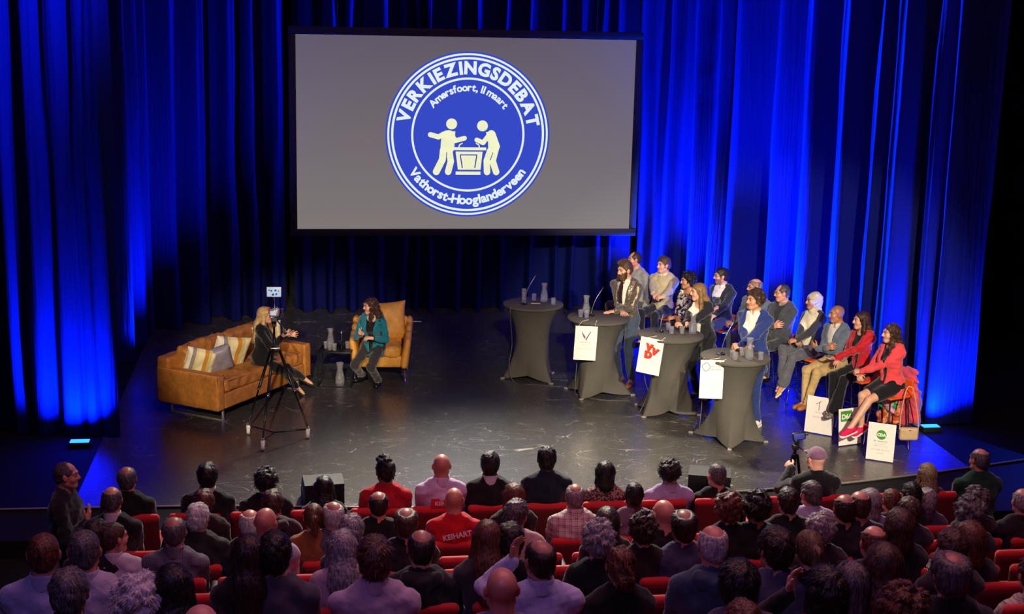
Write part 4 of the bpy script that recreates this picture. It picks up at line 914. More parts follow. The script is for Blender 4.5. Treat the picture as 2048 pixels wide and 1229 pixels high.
link('rear_screen', rbox((.07, .004, .05), (-.01, -.062, 0), None, .001), _glow('rear', '#c9c4cc', .9), vc)
link('button_strip', boxes([((.008, .006, .008), (x, -.066, z), None) for x in (-.04, -.02, 0, .02, .04) for z in (-.034, .034)], .001), M_blk, vc)
zm = at_y(550, 584, cx_.y).z-zcam
link('monitor_post', tube([(0, -.01, .04), (-.005, -.01, zm-.05)], .008, 8), M_chrome, vc)
mo = link('monitor', rbox((.172, .025, .118), (-.004, -.01, zm), None, .006), mat('monitor_rim', '#c9ccd2', rough=.4, var=.02), vc)
link('monitor_screen', rbox((.15, .003, .096), (-.004, -.024, zm), None, .001), _glow('monitor', '#a9c4e6', 1.), mo)
link('screen_figure', merge(*[plate([(x-.004+a*s_, zm+z+b_*s_) for a, b_ in ((-1, -.6), (-.4, -1), (.5, -.8), (1, .2), (.2, .9), (-.8, .5))], .0008) for x, z, s_ in ((-.03, .018, .012), (.02, .024, .014), (.03, -.022, .013), (-.01, -.028, .016), (.055, .015, .008), (-.055, .025, .009))]), _glow('monitor_dark', '#22344a', .6), mo, loc=(0, -.026, 0))
link('cable', tube(spline([(-.085, -.01, zm-.03), (-.1, -.01, .12), (-.13, .02, .075), (-.08, .03, .06), (-.03, 0, .045)]), .004, 6), M_blk, vc)
# wedge monitors and tape
def wedge(px, py, rz, w, label):
    e = empty('stage_monitor', at(px, py, 0), rz, label, 'speaker'); hgt, dep = .30, .42
    pr = [(-dep/2, 0), (dep/2, 0), (dep/2, .10), (.02, hgt), (-dep/2, hgt*.86)]
    vs = [(x, y, z) for x in (-w/2, w/2) for y, z in pr]; n = 5
    me = mesh_from(vs, [tuple(range(n))[::-1], tuple(range(n, 2*n))]+[(i, (i+1) % n, n+(i+1) % n, n+i) for i in range(n)], smooth=False); link('cabinet', me, mat('speaker_shell', '#0e0e10', rough=.55, var=.15, scale=50., bump=.3, bscale=300), e)
    an = atan2(hgt-.1, dep/2-.02); link('grille', rbox((w*.86, .26, .008), (0, .115, .205), Euler((-an, 0, 0)).to_matrix(), .003), mat('speaker_grille', '#141516', rough=.7, var=.3, scale=400), e)
    for sx in (-1, 1): link('handle', boxes([((.006, .11, .03), (sx*(w/2+.003), -.03, .17), None)], .002), M_steel, e)
    return e
wedge(645, 1003, radians(6), .42, 'black wedge speaker on the stage edge behind the long-haired person')
wedge(1418, 985, radians(-18), .46, 'black wedge speaker on the stage edge beside the grey-haired man in black')
tag(link('floor_tape', rbox((.34, .03, .003), tuple(at(822, 643, .002)), Euler((0, 0, radians(-8))).to_matrix(), .0005), M_white), 'short strip of white tape on the floor behind the armchair', 'tape')
# ------------------------------------------------------------------ standing tables in stretch covers
M_stretch = mat('stretch_cloth', '#55524a', rough=.9, var=.06, scale=6., bump=.15, bscale=300., spec=.15)
def cover_mesh(feet, waist=.235, zt=1.07, rt=.40, seed=0, twist=0.):
    nA, nZ = 96, 30; vs = []; fa = sorted(feet); r = np.random.RandomState(seed)
    for j in range(nZ+1):
        t = j/nZ
        for i in range(nA):
            a = 2*pi*i/nA; q1 = min(range(len(fa)), key=lambda q: (a-fa[q][0]) % (2*pi)); q2 = min(range(len(fa)), key=lambda q: (fa[q][0]-a-1e-6) % (2*pi))
            f1, f2 = fa[q1], fa[q2]; p1 = Vector((cos(f1[0]), sin(f1[0])))*f1[1]; p2 = Vector((cos(f2[0]), sin(f2[0])))*f2[1]
            dr = Vector((cos(a), sin(a))); e = p2-p1; den = dr.x*e.y-dr.y*e.x; chord = (p1.x*e.y-p1.y*e.x)/den if abs(den) > 1e-6 else f1[1]
            span = (f2[0]-f1[0]) % (2*pi); g_ = (a-f1[0]) % (2*pi); u = min(1, min(g_, span-g_)/(span/2)); rb = chord*(1-.13*u*u)+.0; zb = .012+.085*(u**1.3)*(2-u)*.75
            z = zt+(zb-zt)*t
            top = rt*(1-t)+waist*t if False else None
            w1 = max(0, 1-t/.5)**2.2; w2 = max(0, (t-.42)/.58)**2.1; rr = waist+(rt-waist)*w1+(rb-waist)*w2
            rr += .004*sin(3*a+seed)*w2+.003*sin(9*a+14*t+seed)*(1-abs(2*t-1))*twist
            vs.append((rr*cos(a), rr*sin(a), z))
    fs = [(j*nA+i, (j+1)*nA+i, (j+1)*nA+(i+1) % nA, j*nA+(i+1) % nA) for j in range(nZ) for i in range(nA)]
    return mesh_from(vs, fs, 'cover')
TAB = []
for i, (px, py, feet_px, lab, tw) in enumerate((
    (1066.6, 606.8, [(1005, 757.8), (1092, 766)], 'charcoal stretch-covered standing table with nobody behind it, farthest from the audience', .4),
    (1197.3, 634.2, [(1132.5, 777.7), (1169.8, 797.6), (1266.6, 791.5)], 'charcoal stretch-covered standing table before the bearded man in the shiny suit', .6),
    (1341.7, 668.3, [(1261.6, 807), (1287.7, 835.7), (1398, 831.5)], 'charcoal stretch-covered standing table where the long-haired blonde woman leans', 2.2),
    (1470.9, 712.2, [(1376, 865), (1459.5, 897), (1532.5, 885.5)], 'charcoal stretch-covered standing table before the curly-haired man, nearest the audience', .8))):
    c = at(px, py, 1.1); e = empty('standing_table', (c.x, c.y, 0), 0, lab, 'table', 'standing tables on the stage'); TAB.append(e)
    fp = [at(*p)-c for p in feet_px]; feet = [(atan2(v.y, v.x), max(.36, min(.56, sqrt(v.x**2+v.y**2)))) for v in fp]
    if i == 0: feet = [(radians(182), .43), (radians(-57), .42), (radians(35), .42), (radians(108), .42)]
    else:
        feet.append((radians(88 if i != 2 else 70), .44))
    link('cover', cover_mesh(feet, seed=i, twist=tw), M_stretch, e)
    link('table_top', lathe([(.001, 1.062), (.40, 1.062), (.425, 1.068), (.43, 1.082), (.428, 1.094), (.42, 1.1), (.001, 1.101)], 64, cap=False), M_stretch, e)
    for a, r in feet: link('foot_pad', rbox((.06, .05, .02), (r*cos(a)*.985, r*sin(a)*.985, .01), Euler((0, 0, a)).to_matrix(), .006), mat('foot_pad', '#8c8880', rough=.5), e)
# signs hung over the front rims, microphones, water
def scribble(w, h, seed):
    """a line of print too small to read in the photograph"""
    r = random.Random(seed); x = -w/2; ps = []
    while x < w/2:
        c = h*r.uniform(.3, .75); t = r.choice([.55, .55, .6, 1.])
        ps.append(plate([(x, 0), (x+c*.28, 0), (x+c*.28, h*t), (x, h*t)], .001)); ps.append(plate([(x, h*.45), (x+c*.8, h*.45), (x+c*.8, h*.58), (x, h*.58)], .001)); x += c+h*r.choice([.12, .12, .12, .5])
    return merge(*ps)
def sign_lines(par, rows, col='#9c9a8c', dy=-.0035):
    for s_, size, z, *o in rows:
        me = text(s_, size, .0003) if isinstance(s_, str) else scribble(s_, size*.7, int(z*1e4));  link('lettering', me, mat('print_'+(o[0] if o else col), o[0] if o else col, rough=.8, var=0), par, loc=(o[1] if len(o) > 1 else 0, dy, z))
def board(px, py, tb, rz, tilt, w, h, label, cat, grp=None, name='hanging_sign', rx=0.):
    c = tb.location; y = c.y-.45
    for _ in range(6):
        p = at_y(px, py, y); y = c.y-sqrt(max(.0, .452**2-(p.x-c.x)**2))
    e = empty(name, p, rz, label, cat, grp); e.rotation_euler = (rx, tilt, rz)
    link('board', rbox((w, .005, h), (0, 0, 0), None, .0012, 1), M_white, e); return e
s2 = board(1171, 687, TAB[1], radians(-4), radians(2.5), .30, .47, 'white hanging sign with a purple and grey V-shaped bird mark', 'sign', 'signs hung on the tables')
purp, gry, gd = mat('print_purple', '#8a3d78', var=.1), mat('print_grey', '#5b5660', var=.1), mat('print_light', '#9a978c', var=.1)
lg = link('emblem_wing', plate([(-.062, .17), (-.052, .15), (-.005, .085), (-.012, .055), (-.04, .095), (-.055, .13)]), purp, s2, loc=(0, -.003, 0)); link('emblem_wing', plate([(.055, .165), (.064, .16), (.004, .035), (-.006, .055)]), gry, s2, loc=(0, -.003, 0))
link('emblem_edge', plate([(-.066, .178), (-.05, .15), (-.046, .145), (-.058, .165)]), gry, s2, loc=(0, -.0032, 0))
sign_lines(s2, [('amersfoort', .031, .005), (.12, .022, -.028), (.19, .03, -.085)])
s3 = board(1300, 713, TAB[2], radians(-26), radians(6.5), .305, .475, 'white hanging sign with three red block letters and a blurred line', 'sign', 'signs hung on the tables')
red, reds = mat('print_red', '#d8391f', var=.08), mat('print_darkred', '#8e1a10', var=.08)
for ch, x, z, ry in (('V', -.035, .075, 6), ('V', .040, .035, 14), ('D', -.028, -.022, -2)):
    for m_, dx, dz, dy in ((reds, .008, -.006, -.003), (red, 0, 0, -.006)):
        l = link('emblem_letter', text(ch, .118, .010, th=.0015), m_, s3); l.matrix_local = Matrix.Translation((x+dx, dy, z+dz))@Matrix.Rotation(radians(ry), 4, 'Y')
sign_lines(s3, [(.15, .026, -.09)])
s4 = board(1423, 759.5, TAB[3], radians(-10), radians(0), .282, .48, 'white hanging sign with a round black outline emblem beside two grey words', 'sign', 'signs hung on the tables')
poly = [(.045*(1+.10*cos(4*a+.6)+.03*cos(7*a))*cos(a)-.072, .05*(1+.10*cos(4*a+.6)+.02*sin(5*a))*sin(a)+.155) for a in [2*pi*i/48 for i in range(48)]]
link('emblem_outline', tube([(x, -.003, z) for x, z in poly], .0035, 5, True), mat('print_black', '#16161a', var=0), s4)
sign_lines(s4, [('Partij voor', .031, .155, '#77756c', .055), ('de Dieren', .031, .118, '#77756c', .055), (.21, .024, -.09)])
M_cord = mat('white_cord', '#c9b9a4', rough=.8, var=.05)
for sg, tb, w, h in ((s2, TAB[1], .30, .47), (s3, TAB[2], .305, .475), (s4, TAB[3], .282, .48)):
    R = Euler(sg.rotation_euler).to_matrix().to_4x4(); R.translation = sg.location; c = Vector((tb.location.x, tb.location.y, 1.106)); inv = R.inverted()
    for sx in (-1, 1):
        p = R@Vector((sx*(w/2-.03), -.004, h/2-.012)); d = Vector((p.x-c.x, p.y-c.y, 0)).normalized(); rim = Vector((tb.location.x, tb.location.y, 1.1))+d*.436; inn = c+d*.26
        link('cord', tube([inv@v for v in (p, rim, rim+Vector((0, 0, .008))-d*.015, inn)], .004, 6), M_cord, sg)
def mic(tb, px, py, tip, label, cable):
    p = at(px, py, 1.101); e = empty('gooseneck_microphone', p, 0, label, 'microphone', 'gooseneck microphones on the tables')
    link('base', lathe([(.001, 0), (.055, 0), (.058, .006), (.05, .018), (.02, .024), (.001, .025)], 22, cap=False), M_blkmat, e); link('switch', lathe([(.001, .02), (.012, .022), (.01, .03), (.001, .031)], 12, cap=False), M_chrome, e, loc=(.02, -.03, 0))
    t = at_y(tip[0], tip[1], p.y+.05)-p; mid = Vector((t.x*.36, t.y*.3, t.z*.55)); link('gooseneck', tube(spline([(0, 0, .02), mid, t]), .0055, 8), mat('mic_stem', '#6d6f74', rough=.3, metal=.7), e)
    link('capsule', tube([t-(t-mid).normalized()*.035, t+(t-mid).normalized()*.015], .010, 10), M_blkmat, e)
    pts = [Vector((0, -.03, .006))]+[(at(*c)-p) for c in cable]; link('cable', tube(spline(pts, 6), .0045, 6), mat('grey_cable', '#5d5b58', rough=.6, var=.1), e); return e
mic(TAB[0], 1047, 609, (1073, 549), 'gooseneck microphone on the unattended standing table', [(1030, 611, 1.106), (1021.5, 616, 1.10), (1020.5, 630, 1.0), (1024, 690, .5), (1018, 735, .2), (1030, 766, .01), (1070, 770, .008), (1130, 775, .008)])
mic(TAB[1], 1181, 632, (1206, 576), 'gooseneck microphone on the table of the bearded man', [(1168, 641, 1.106), (1158, 650, 1.06), (1154, 720, .5), (1150, 782, .1), (1155, 790, .01), (1200, 800, .008), (1262, 803, .008)])
mic(TAB[2], 1319, 664, (1328, 624), 'gooseneck microphone on the table of the long-haired blonde woman', [(1300, 672, 1.106), (1284, 678, 1.08), (1290, 760, .5), (1296, 785, .3), (1283, 818, .05), (1275, 828, .008)])
mic(TAB[3], 1441, 709, (1470, 640), 'gooseneck microphone on the table of the curly-haired man', [(1424, 718, 1.106), (1404, 724, 1.08), (1404, 800, .5), (1400, 845, .2), (1399, 868, .02), (1412, 884, .008)])
ZT = 1.102; G1 = 'glasses on the standing tables'
for k_ in range(3): glass(at(1048, 607, ZT)+Vector((0, .02, k_*.055)), ['bottom glass of the nested stack on the unattended standing table', 'middle glass of the nested stack on the unattended standing table', 'top glass of the nested stack on the unattended standing table'][k_], G1, False)
glass(at(1068, 601, ZT), 'drinking glass between the nested stack and the carafe on the unattended table', G1); glass(at(1106.5, 609.5, ZT), 'drinking glass right of the carafe on the unattended table', G1)
carafe(at(1088, 603, ZT), 'water carafe on the unattended standing table', 'carafes on the tables')
e = empty('pen', at(1072, 608, ZT), radians(-8), 'thin pale pen lying on the unattended table before the glasses', 'pen'); link('barrel', tube([(-.07, 0, .006), (.06, 0, .006)], .005, 8), M_white, e); link('tip', tube([(.06, 0, .006), (.075, 0, .006)], [.005, .001], 8), M_blk, e)
carafe(at(1172, 629, ZT), 'water carafe on the table of the bearded man', 'carafes on the tables')
glass(at(1161, 634, ZT), 'drinking glass in front of the carafe on the bearded man\'s table', G1); glass(at(1173, 636.5, ZT), 'drinking glass between carafe and microphone on the bearded man\'s table', G1)
glass(at(1336, 660, ZT), 'drinking glass behind the microphone on the blonde woman\'s table', G1); glass(at(1342.5, 667.5, ZT), 'drinking glass beside the microphone on the blonde woman\'s table', G1); glass(at(1363.5, 667.5, ZT), 'drinking glass before the blonde woman\'s hands', G1)
carafe(at(1385, 667, ZT), 'water carafe at the edge of the blonde woman\'s table', 'carafes on the tables')
glass(at(1464.5, 716, ZT), 'drinking glass just behind another near the curly man\'s microphone', G1); glass(at(1470, 720.5, ZT), 'drinking glass nearest the audience on the curly man\'s table', G1, me=None); glass(at(1484, 711, ZT), 'drinking glass between the front glasses and carafe on the curly man\'s table', G1); glass(at(1521, 720, ZT), 'drinking glass at the far side of the carafe on the curly man\'s table', G1)
carafe(at(1498, 718, ZT), 'water carafe on the table of the curly-haired man', 'carafes on the tables')
# posters leaning under the stools
M_green = mat('print_green', '#3f8f2f', var=.05); M_shade = mat('print_shadow', '#7d7d78', var=.1)
def poster(bl, br, h, rx, label):
    a, b_ = at(*bl, .01), at(*br, .01); c = (a+b_)/2; w = (b_-a).length; e = empty('party_poster', (c.x, c.y, .012), atan2(b_.y-a.y, b_.x-a.x), label, 'poster', 'posters leaning under the stools'); e.rotation_euler.x = rx
    link('board', rbox((w, .005, h), (0, 0, h/2), None, .001, 1), M_white, e); return e, w
p1, w1 = poster((1608, 863), (1664, 873), .47, radians(-7), 'white poster with thin black strokes under the stool of the red-jacketed woman')
ln = mat('print_black', '#16161a', var=0)
link('emblem_stroke', merge(limb2d([(-.02, .40), (-.02, .30)], .003), limb2d([(-.06, .375), (-.015, .40)], .003), limb2d([(-.015, .40), (.0, .415)], .003)), ln, p1, loc=(0, -.003, 0))
sign_lines(p1, [(.15, .028, .26), (.17, .03, .2)])
p2_, w2 = poster((1677, 893), (1722, 887), .46, radians(-6), 'white poster with a green square reading D66 leaning under a stool')
link('emblem_square', plate([(-w2/2+.03, .30), (-w2/2+.2, .30), (-w2/2+.2, .43), (-w2/2+.03, .43)]), M_green, p2_, loc=(0, -.003, 0)); link('emblem_lettering', text('D66', .085, .003), M_white, p2_, loc=(-w2/2+.115, -.0065, .33))
sign_lines(p2_, [(.14, .028, .2)])
p3_, w3 = poster((1731, 918), (1786, 926), .455, radians(-5), 'white poster with a round green emblem standing before the pink-jacketed woman')
link('emblem_disc', plate(disc_poly(.058, 40, 0, .315)), M_green, p3_, loc=(0, -.003, 0)); link('emblem_lettering', text('CDA', .048, .003), M_white, p3_, loc=(0, -.0065, .298))
sign_lines(p3_, [(.16, .032, .225, '#4a4a44'), (.13, .02, .195), (.17, .02, .17), (.2, .03, .122), (.08, .03, .078)])

# ------------------------------------------------------------------ the people on the stage
def bronze():
    m, nt, b = new_mat('bronze_brocade'); b.inputs['Sheen Weight'].default_value = .3; tc = N(nt, 'ShaderNodeTexCoord'); nz = N(nt, 'ShaderNodeTexNoise', Scale=60., Detail=5., Distortion=1.5); nt.links.new(tc.outputs['Object'], nz.inputs['Vector'])
    rp = N(nt, 'ShaderNodeValToRGB'); nt.links.new(nz.outputs['Fac'], rp.inputs[0]); e = rp.color_ramp.elements; e[0].position = .4; e[0].color = srgb('#4a4034'); e[1].position = .62; e[1].color = srgb('#82745f'); nt.links.new(rp.outputs[0], b.inputs['Base Color'])
    b.inputs['Roughness'].default_value = .38; b.inputs['Metallic'].default_value = .35; return m
def blotch(name, c1, c2, scale, lo=.47, hi=.53, dist=.8):
    m, nt, b = new_mat(name); tc = N(nt, 'ShaderNodeTexCoord'); nz = N(nt, 'ShaderNodeTexNoise', Scale=scale, Detail=2., Distortion=dist); nt.links.new(tc.outputs['Object'], nz.inputs['Vector'])
    rp = N(nt, 'ShaderNodeValToRGB'); nt.links.new(nz.outputs['Fac'], rp.inputs[0]); e = rp.color_ramp.elements; e[0].position = lo; e[0].color = srgb(c1); e[1].position = hi; e[1].color = srgb(c2); nt.links.new(rp.outputs[0], b.inputs['Base Color']); b.inputs['Roughness'].default_value = .8; return m
SKINS = {'pale': '#d8a688', 'rosy': '#d0957c', 'tan': '#b98463', 'olive': '#c4916f'}
M_shirt = cloth('white_shirt', '#dfdccb', rough=.7, bump=.3)
M_orange_seat = mat('orange_shell', '#d8551c', rough=.4, var=.04)
def stool_mesh():
    b = Blob(.012); b.box((0, 0, .69), (.20, .19, .016), .014); b.box((0, -.2, .80), (.18, .014, .09), .012, rotm(radians(-8), 0, 0), k=.05); b.cap((-.12, -.185, .69), (.12, -.185, .69), .022, k=.03)
    return b.mesh('seat')
STOOL = {}
def stool(x, y, rz, label):
    e = empty('bar_stool', (x, y, 0), rz, label, 'stool', 'bar stools of the panel')
    if not STOOL:
        STOOL['seat'] = stool_mesh(); STOOL['leg'] = tube([(0, 0, .68), (.045, .045, 0)], .010, 8); STOOL['rest'] = tube([(-.19, .19, .27), (.19, .19, .27)], .008, 6); STOOL['foot'] = tube([(.045, .045, .012), (.046, .046, 0)], .014, 8)
    link('seat', STOOL['seat'], M_orange_seat, e)
    for i in range(4):
        a = pi/2*i; sx, sy = ((1, 1), (-1, 1), (-1, -1), (1, -1))[i]
        l = link('leg', STOOL['leg'], M_chrome, e); l.matrix_local = Matrix.Translation((sx*.15, sy*.145, 0))@Matrix.Rotation(a, 4, 'Z'); f = link('rubber_foot', STOOL['foot'], M_blkmat, l)
        r = link('footrest', STOOL['rest'], M_chrome, e); r.matrix_local = Matrix.Rotation(a, 4, 'Z')
    return e
def glasses(e, M, m):
    def rg(sd): return tube([(sd*.032+.021*cos(a), .099-.006*abs(cos(a)), .004+.017*sin(a)) for a in [2*pi*i/16 for i in range(16)]], .0022, 5, True)
    link('glasses', merge(rg(-1), rg(1), tube([(-.011, .1, .008), (.011, .1, .008)], .002, 5), tube([(-.053, .093, .008), (-.078, .04, .008), (-.082, -.01, .004)], .002, 5), tube([(.053, .093, .008), (.078, .04, .008), (.082, -.01, .004)], .002, 5)), m, e, M=M)
def loc_pt(root, rz, px, py, z):
    w = at(px, py, z); return list(Matrix.Rotation(-rz, 3, 'Z')@(w-root))
def sitter(label, az, headpx, pose, skin_c, hair=None, hairc=('#2a1c12', None), cat='person', zroot=0., root=None, hands=None, eyes=True, **kw):
    rz = radians(az)-pi/2; k = skeleton(**pose); H = Vector(k['H']); w = at(headpx[0], headpx[1], H.z+zroot); root = (w-Matrix.Rotation(rz, 3, 'Z')@H) if root is None else Vector(root); root.z = zroot
    pose = dict(pose)
    for n, h in (hands or {}).items():
        d = dict(h); d['t'] = loc_pt(root, rz, *h['px']) if 'px' in h else list(Matrix.Rotation(-rz, 3, 'Z')@(at_y(h['py'][0], h['py'][1], root.y+h['py'][2])-root)); pose[n] = d
    k = skeleton(**pose); e = empty('person', root, rz, label, cat); M = head_matrix(k)
    link('body', body_mesh(k, brow=kw.get('brow', 1.), stub=kw.get('stub', 0.), shave=kw.get('shave'), bare_legs=kw.get('bare', False)), skin('skin_'+skin_c, SKINS[skin_c]), e)
    if eyes:
        for sd in (-1, 1): eye_obj(e, M@Matrix.Translation((sd*.031, .0765, .004)))
    if hair: link('hair' if hair not in ('scarf', 'cap') else ('headscarf' if hair == 'scarf' else 'cap'), hair_mesh(hair, kw.get('hseed', 0)), hair_mat('hair_'+hairc[0][1:], *hairc) if hair not in ('scarf', 'cap') else kw['scarfm'], e, M=M)
    return e, k, M
def dress(e, k, top=None, inner=None, leg=None, shoe=None, collar=None, tie=None, **o):
    if top: link(top[0], top_mesh(k, **top[2]), top[1], e)
    if inner: link('shirt', top_mesh(k, **{**dict(g=.004, hem=-.06, wrist=.985, neck=.06, amp=.003, h=.0135), **inner[1]}), inner[0], e)
    if collar: link('collar', collar_mesh(k), collar, e)
    if leg: link(leg[0], trouser_mesh(k, **leg[2]), leg[1], e)
    if shoe:
        for n in 'LR':
            s_ = link('shoe', shoe_mesh(k, n, style=shoe[0]), shoe[1], e)
            if len(shoe) > 2: link('sole', shoe_mesh(k, n, style=shoe[0], part='sole'), shoe[2], s_)
    if tie:
        b = Blob(.006); P, T, s = k['P'], k['T'], k['s']; fy = T@np.array([0, 1., 0]); b.cap(P(0, .100, .505), P(0, .118, .47), .022*s, .016*s, .01)
        for a_, c_ in (((.0, .122, .47), (.004, .152, .38)), ((.004, .152, .38), (.006, .152, .26)), ((.006, .152, .26), (.004, .146, .1))): b.cap(P(*a_), P(*c_), .03*s, .034*s, .01, flat=fy, f=.35)
        link('tie', b.mesh('tie'), tie, e)
def cuff(e, k, n, m, name='watch'):
    W, d = k['W'+n], k['hd'+n]; E = k['E'+n]; u = (W-E)/np.linalg.norm(W-E); c = W-u*.02; a = np.cross(u, (0, 0, 1.)); a /= np.linalg.norm(a); b_ = np.cross(u, a)
    link(name, tube([c+(a*cos(t)+b_*sin(t))*.031 for t in [2*pi*i/16 for i in range(16)]], .007, 6, True), m, e)
JK = dict(kind='jacket', vee=(.14, .085, .06), hem=-.12, g=.016)
HIPS = .815
def seat_pose(**kw):
    d = dict(hip=(0, 0, HIPS), lean=.04, fL=dict(t=(-.10, .36, .37), hint=(-.1, 1, .5)), fR=dict(t=(.11, .38, .37), hint=(.1, 1, .5))); d.update(kw); return d
CLASP = lambda px, py, z, c=1.0: {'L': dict(px=(px-4, py-1, z+.01), d=(.75, .6, -.2), n=(.3, -.5, -.8), curl=c, hint=(-.45, -.35, -1)), 'R': dict(px=(px+6, py+1, z-.01), d=(-.75, .6, -.2), n=(-.3, -.5, -.8), curl=c, hint=(.45, -.35, -1))}
CROSS = dict(L=dict(t=(.10, .235, HIPS+.19), d=(1, .05, .3), n=(.2, -1, .1), curl=.25, hint=(-.6, -.1, -1)), R=dict(t=(-.09, .25, HIPS+.235), d=(-.92, -.05, .42), n=(.15, -.95, -.1), curl=.35, hint=(.6, -.1, -1)))
def seated(label, az, headpx, pose, *a, stool_label=None, **kw):
    e, k, M = sitter(label, az, headpx, pose, *a, **kw)
    stool(e.location.x, e.location.y, e.rotation_euler.z, stool_label or 'orange bar stool under the '+' '.join(label.split(' seated')[0].split(' sitting')[0].split()[:9])); return e, k, M
M_dark, M_black_cl, M_leath = cloth('dark_suit', '#23262e'), cloth('black_wool', '#101014'), mat('black_leather', '#141212', rough=.28, var=.1)
M_tanleath = mat('tan_shoe', '#9a5f2c', rough=.4, var=.15)
# behind the bearded man
e, k, M = seated('dark-haired man in a grey sweater seated behind the bearded man', 212, (1269, 519), seat_pose(head=(.02, -.5, 0), **{}), 'rosy', 'thin', ('#2e2119',), stub=.25)
dress(e, k, ('sweater', cloth('grey_knit', '#8b8a86'), dict(hem=-.08, g=.018)), None, ('trousers', cloth('charcoal', '#4a4c4e'), {}), ('shoe', M_leath))
# young man in beige
e, k, M = seated('young man in a beige sweater over a white collar seated on the panel', 226, (1327, 530), seat_pose(lean=-.02, head=(.0, -.42, 0)), 'pale', 'side', ('#4a3522',), hands=CLASP(1300, 636, .93, .8))
dress(e, k, ('sweater', cloth('beige_knit', '#b7aa86', bump=.8), dict(hem=-.07, g=.02, wrist=.94)), (M_shirt, dict(wrist=1., hem=-.05)), ('trousers', cloth('midnight', '#161a26'), {}), ('shoe', M_leath), collar=M_shirt)
# woman in the black and white print
e, k, M = seated('dark-haired woman in a black and white floral top seated on the panel', 214, (1375, 562), seat_pose(sex='f', s=.95, fat=1.12, lean=.12, head=(.02, -.55, 0)), 'tan', 'fluffy', ('#191210',), hands=CLASP(1346, 642, .94, .9), hseed=3)
dress(e, k, ('blouse', blotch('floral_print', '#121214', '#e6e3d6', 17.), dict(hem=-.1, g=.016, wrist=.72, neck=.085)), None, ('trousers', M_black_cl, {}), ('shoe', M_leath))
link('vest', top_mesh(k, kind='shirt', g=.020, hem=-.12, wrist=.02, neck=.1, vee=(.05, .0, .0)), M_black_cl, e) if False else None
# man with glasses and dark suit
e, k, M = seated('bespectacled man with short dark hair in a dark suit and open white shirt', 210, (1442, 552), seat_pose(lean=.06, fat=1.05, head=(.03, -.5, 0)), 'pale', 'short', ('#1c1512',), stub=.75, hands={'R': dict(px=(1448, 652, .95), d=(-.4, .9, -.3), n=(0, 0, -1), curl=.5), 'L': dict(px=(1421, 642, .95), d=(.1, 1, -.4), n=(.2, 0, -1), curl=.5)})
dress(e, k, ('jacket', M_dark, dict(JK, vee=(.1, .10, .09))), (M_shirt, {}), ('trousers', cloth('slate', '#4b525b'), {}), ('shoe', M_leath), collar=M_shirt); glasses(e, M, mat('dark_frame', '#2a1512', rough=.3, var=0))
# hidden man with clasped hands
e, k, M = seated('grey-blue sweatered man with clasped hands, his face hidden by the curly-haired man', 212, (1509, 574), seat_pose(lean=.16, head=(.03, -.45, 0)), 'rosy', 'crown', ('#6a4a38', '#a08a78'), hands=CLASP(1468, 648, .97, 1.))
dress(e, k, ('sweater', cloth('slate_knit', '#56646e'), dict(hem=-.08, g=.018, wrist=.93)), None, ('trousers', cloth('steel_blue', '#515c66'), {}), ('shoe', M_leath)); glasses(e, M, mat('dark_frame', '#2a1512'))
# grey suit, crossed arms
e, k, M = seated('older man with glasses in a dark grey jacket sitting with arms crossed', 208, (1564, 586), seat_pose(lean=.0, fat=1.12, head=(.08, -.5, 0), **CROSS), 'rosy', 'thin', ('#2a2624', '#5a5652'), hseed=2)
dress(e, k, ('jacket', cloth('grey_suit', '#3d4044'), dict(JK, vee=(.22, .085, .03))), (cloth('black_shirt', '#2a2c34'), {}), ('trousers', cloth('charcoal2', '#2e3033'), {}), ('shoe', M_leath), collar=cloth('grey_shirt', '#77787a')); glasses(e, M, mat('gold_frame', '#c9a86a', rough=.25, metal=.8, var=0))
# woman with headscarf
e, k, M = seated('woman in a cream headscarf and blouse under a dark grey blazer', 206, (1627, 602), seat_pose(sex='f', s=.98, fat=1.15, lean=-.03, head=(.0, -.42, 0), fL=dict(t=(-.03, .52, .36), hint=(-.1, 1, .6), d=(-.2, 1, -.45)), fR=dict(t=(.02, .44, .42), hint=(.1, 1, .5), d=(.1, 1, -.5))), 'tan', 'scarf', hands=CLASP(1583, 693, .94, .7), scarfm=cloth('cream_scarf', '#c9c1a2', bump=.5), brow=1.)
dress(e, k, ('jacket', cloth('dark_blazer', '#34353a'), dict(JK, vee=(-.3, .12, .12), hem=-.2, lapel=False)), (cloth('cream_blouse', '#dcd6b8'), dict(hem=-.12, g=.008)), ('trousers', cloth('grey_wide', '#54555a'), dict(end=.86, flare=.03)), ('pump', mat('cream_pump', '#d9bd84', rough=.4, var=.05)))
cuff(e, k, 'R', mat('gold', '#d8b24a', rough=.25, metal=.9, var=0)); P = k['P']
link('brooch', tube([Vector(P(.09, .118, .36))+Vector((.014*cos(a)*abs(cos(a/2)), .012, .016*sin(a))) for a in [2*pi*i/14 for i in range(14)]], .003, 5, True), M_white, e)
# young man, cropped hair, crossed arms
e, k, M = seated('young man with cropped hair, grey-blue jacket and khaki trousers, arms crossed', 204, (1673, 628), seat_pose(s=.97, lean=.02, head=(.03, -.42, 0), fL=dict(t=(-.05, .5, .35), hint=(-.15, 1, .5)), fR=dict(t=(.03, .46, .33), hint=(.1, 1, .5)), **CROSS), 'tan', None, shave=.42)
dress(e, k, ('jacket', cloth('blue_grey', '#5d6b7a'), dict(JK, vee=(.18, .08, .03))), (M_shirt, {}), ('trousers', cloth('khaki', '#b49a62'), dict(end=.96)), ('boot', M_tanleath), collar=M_shirt)
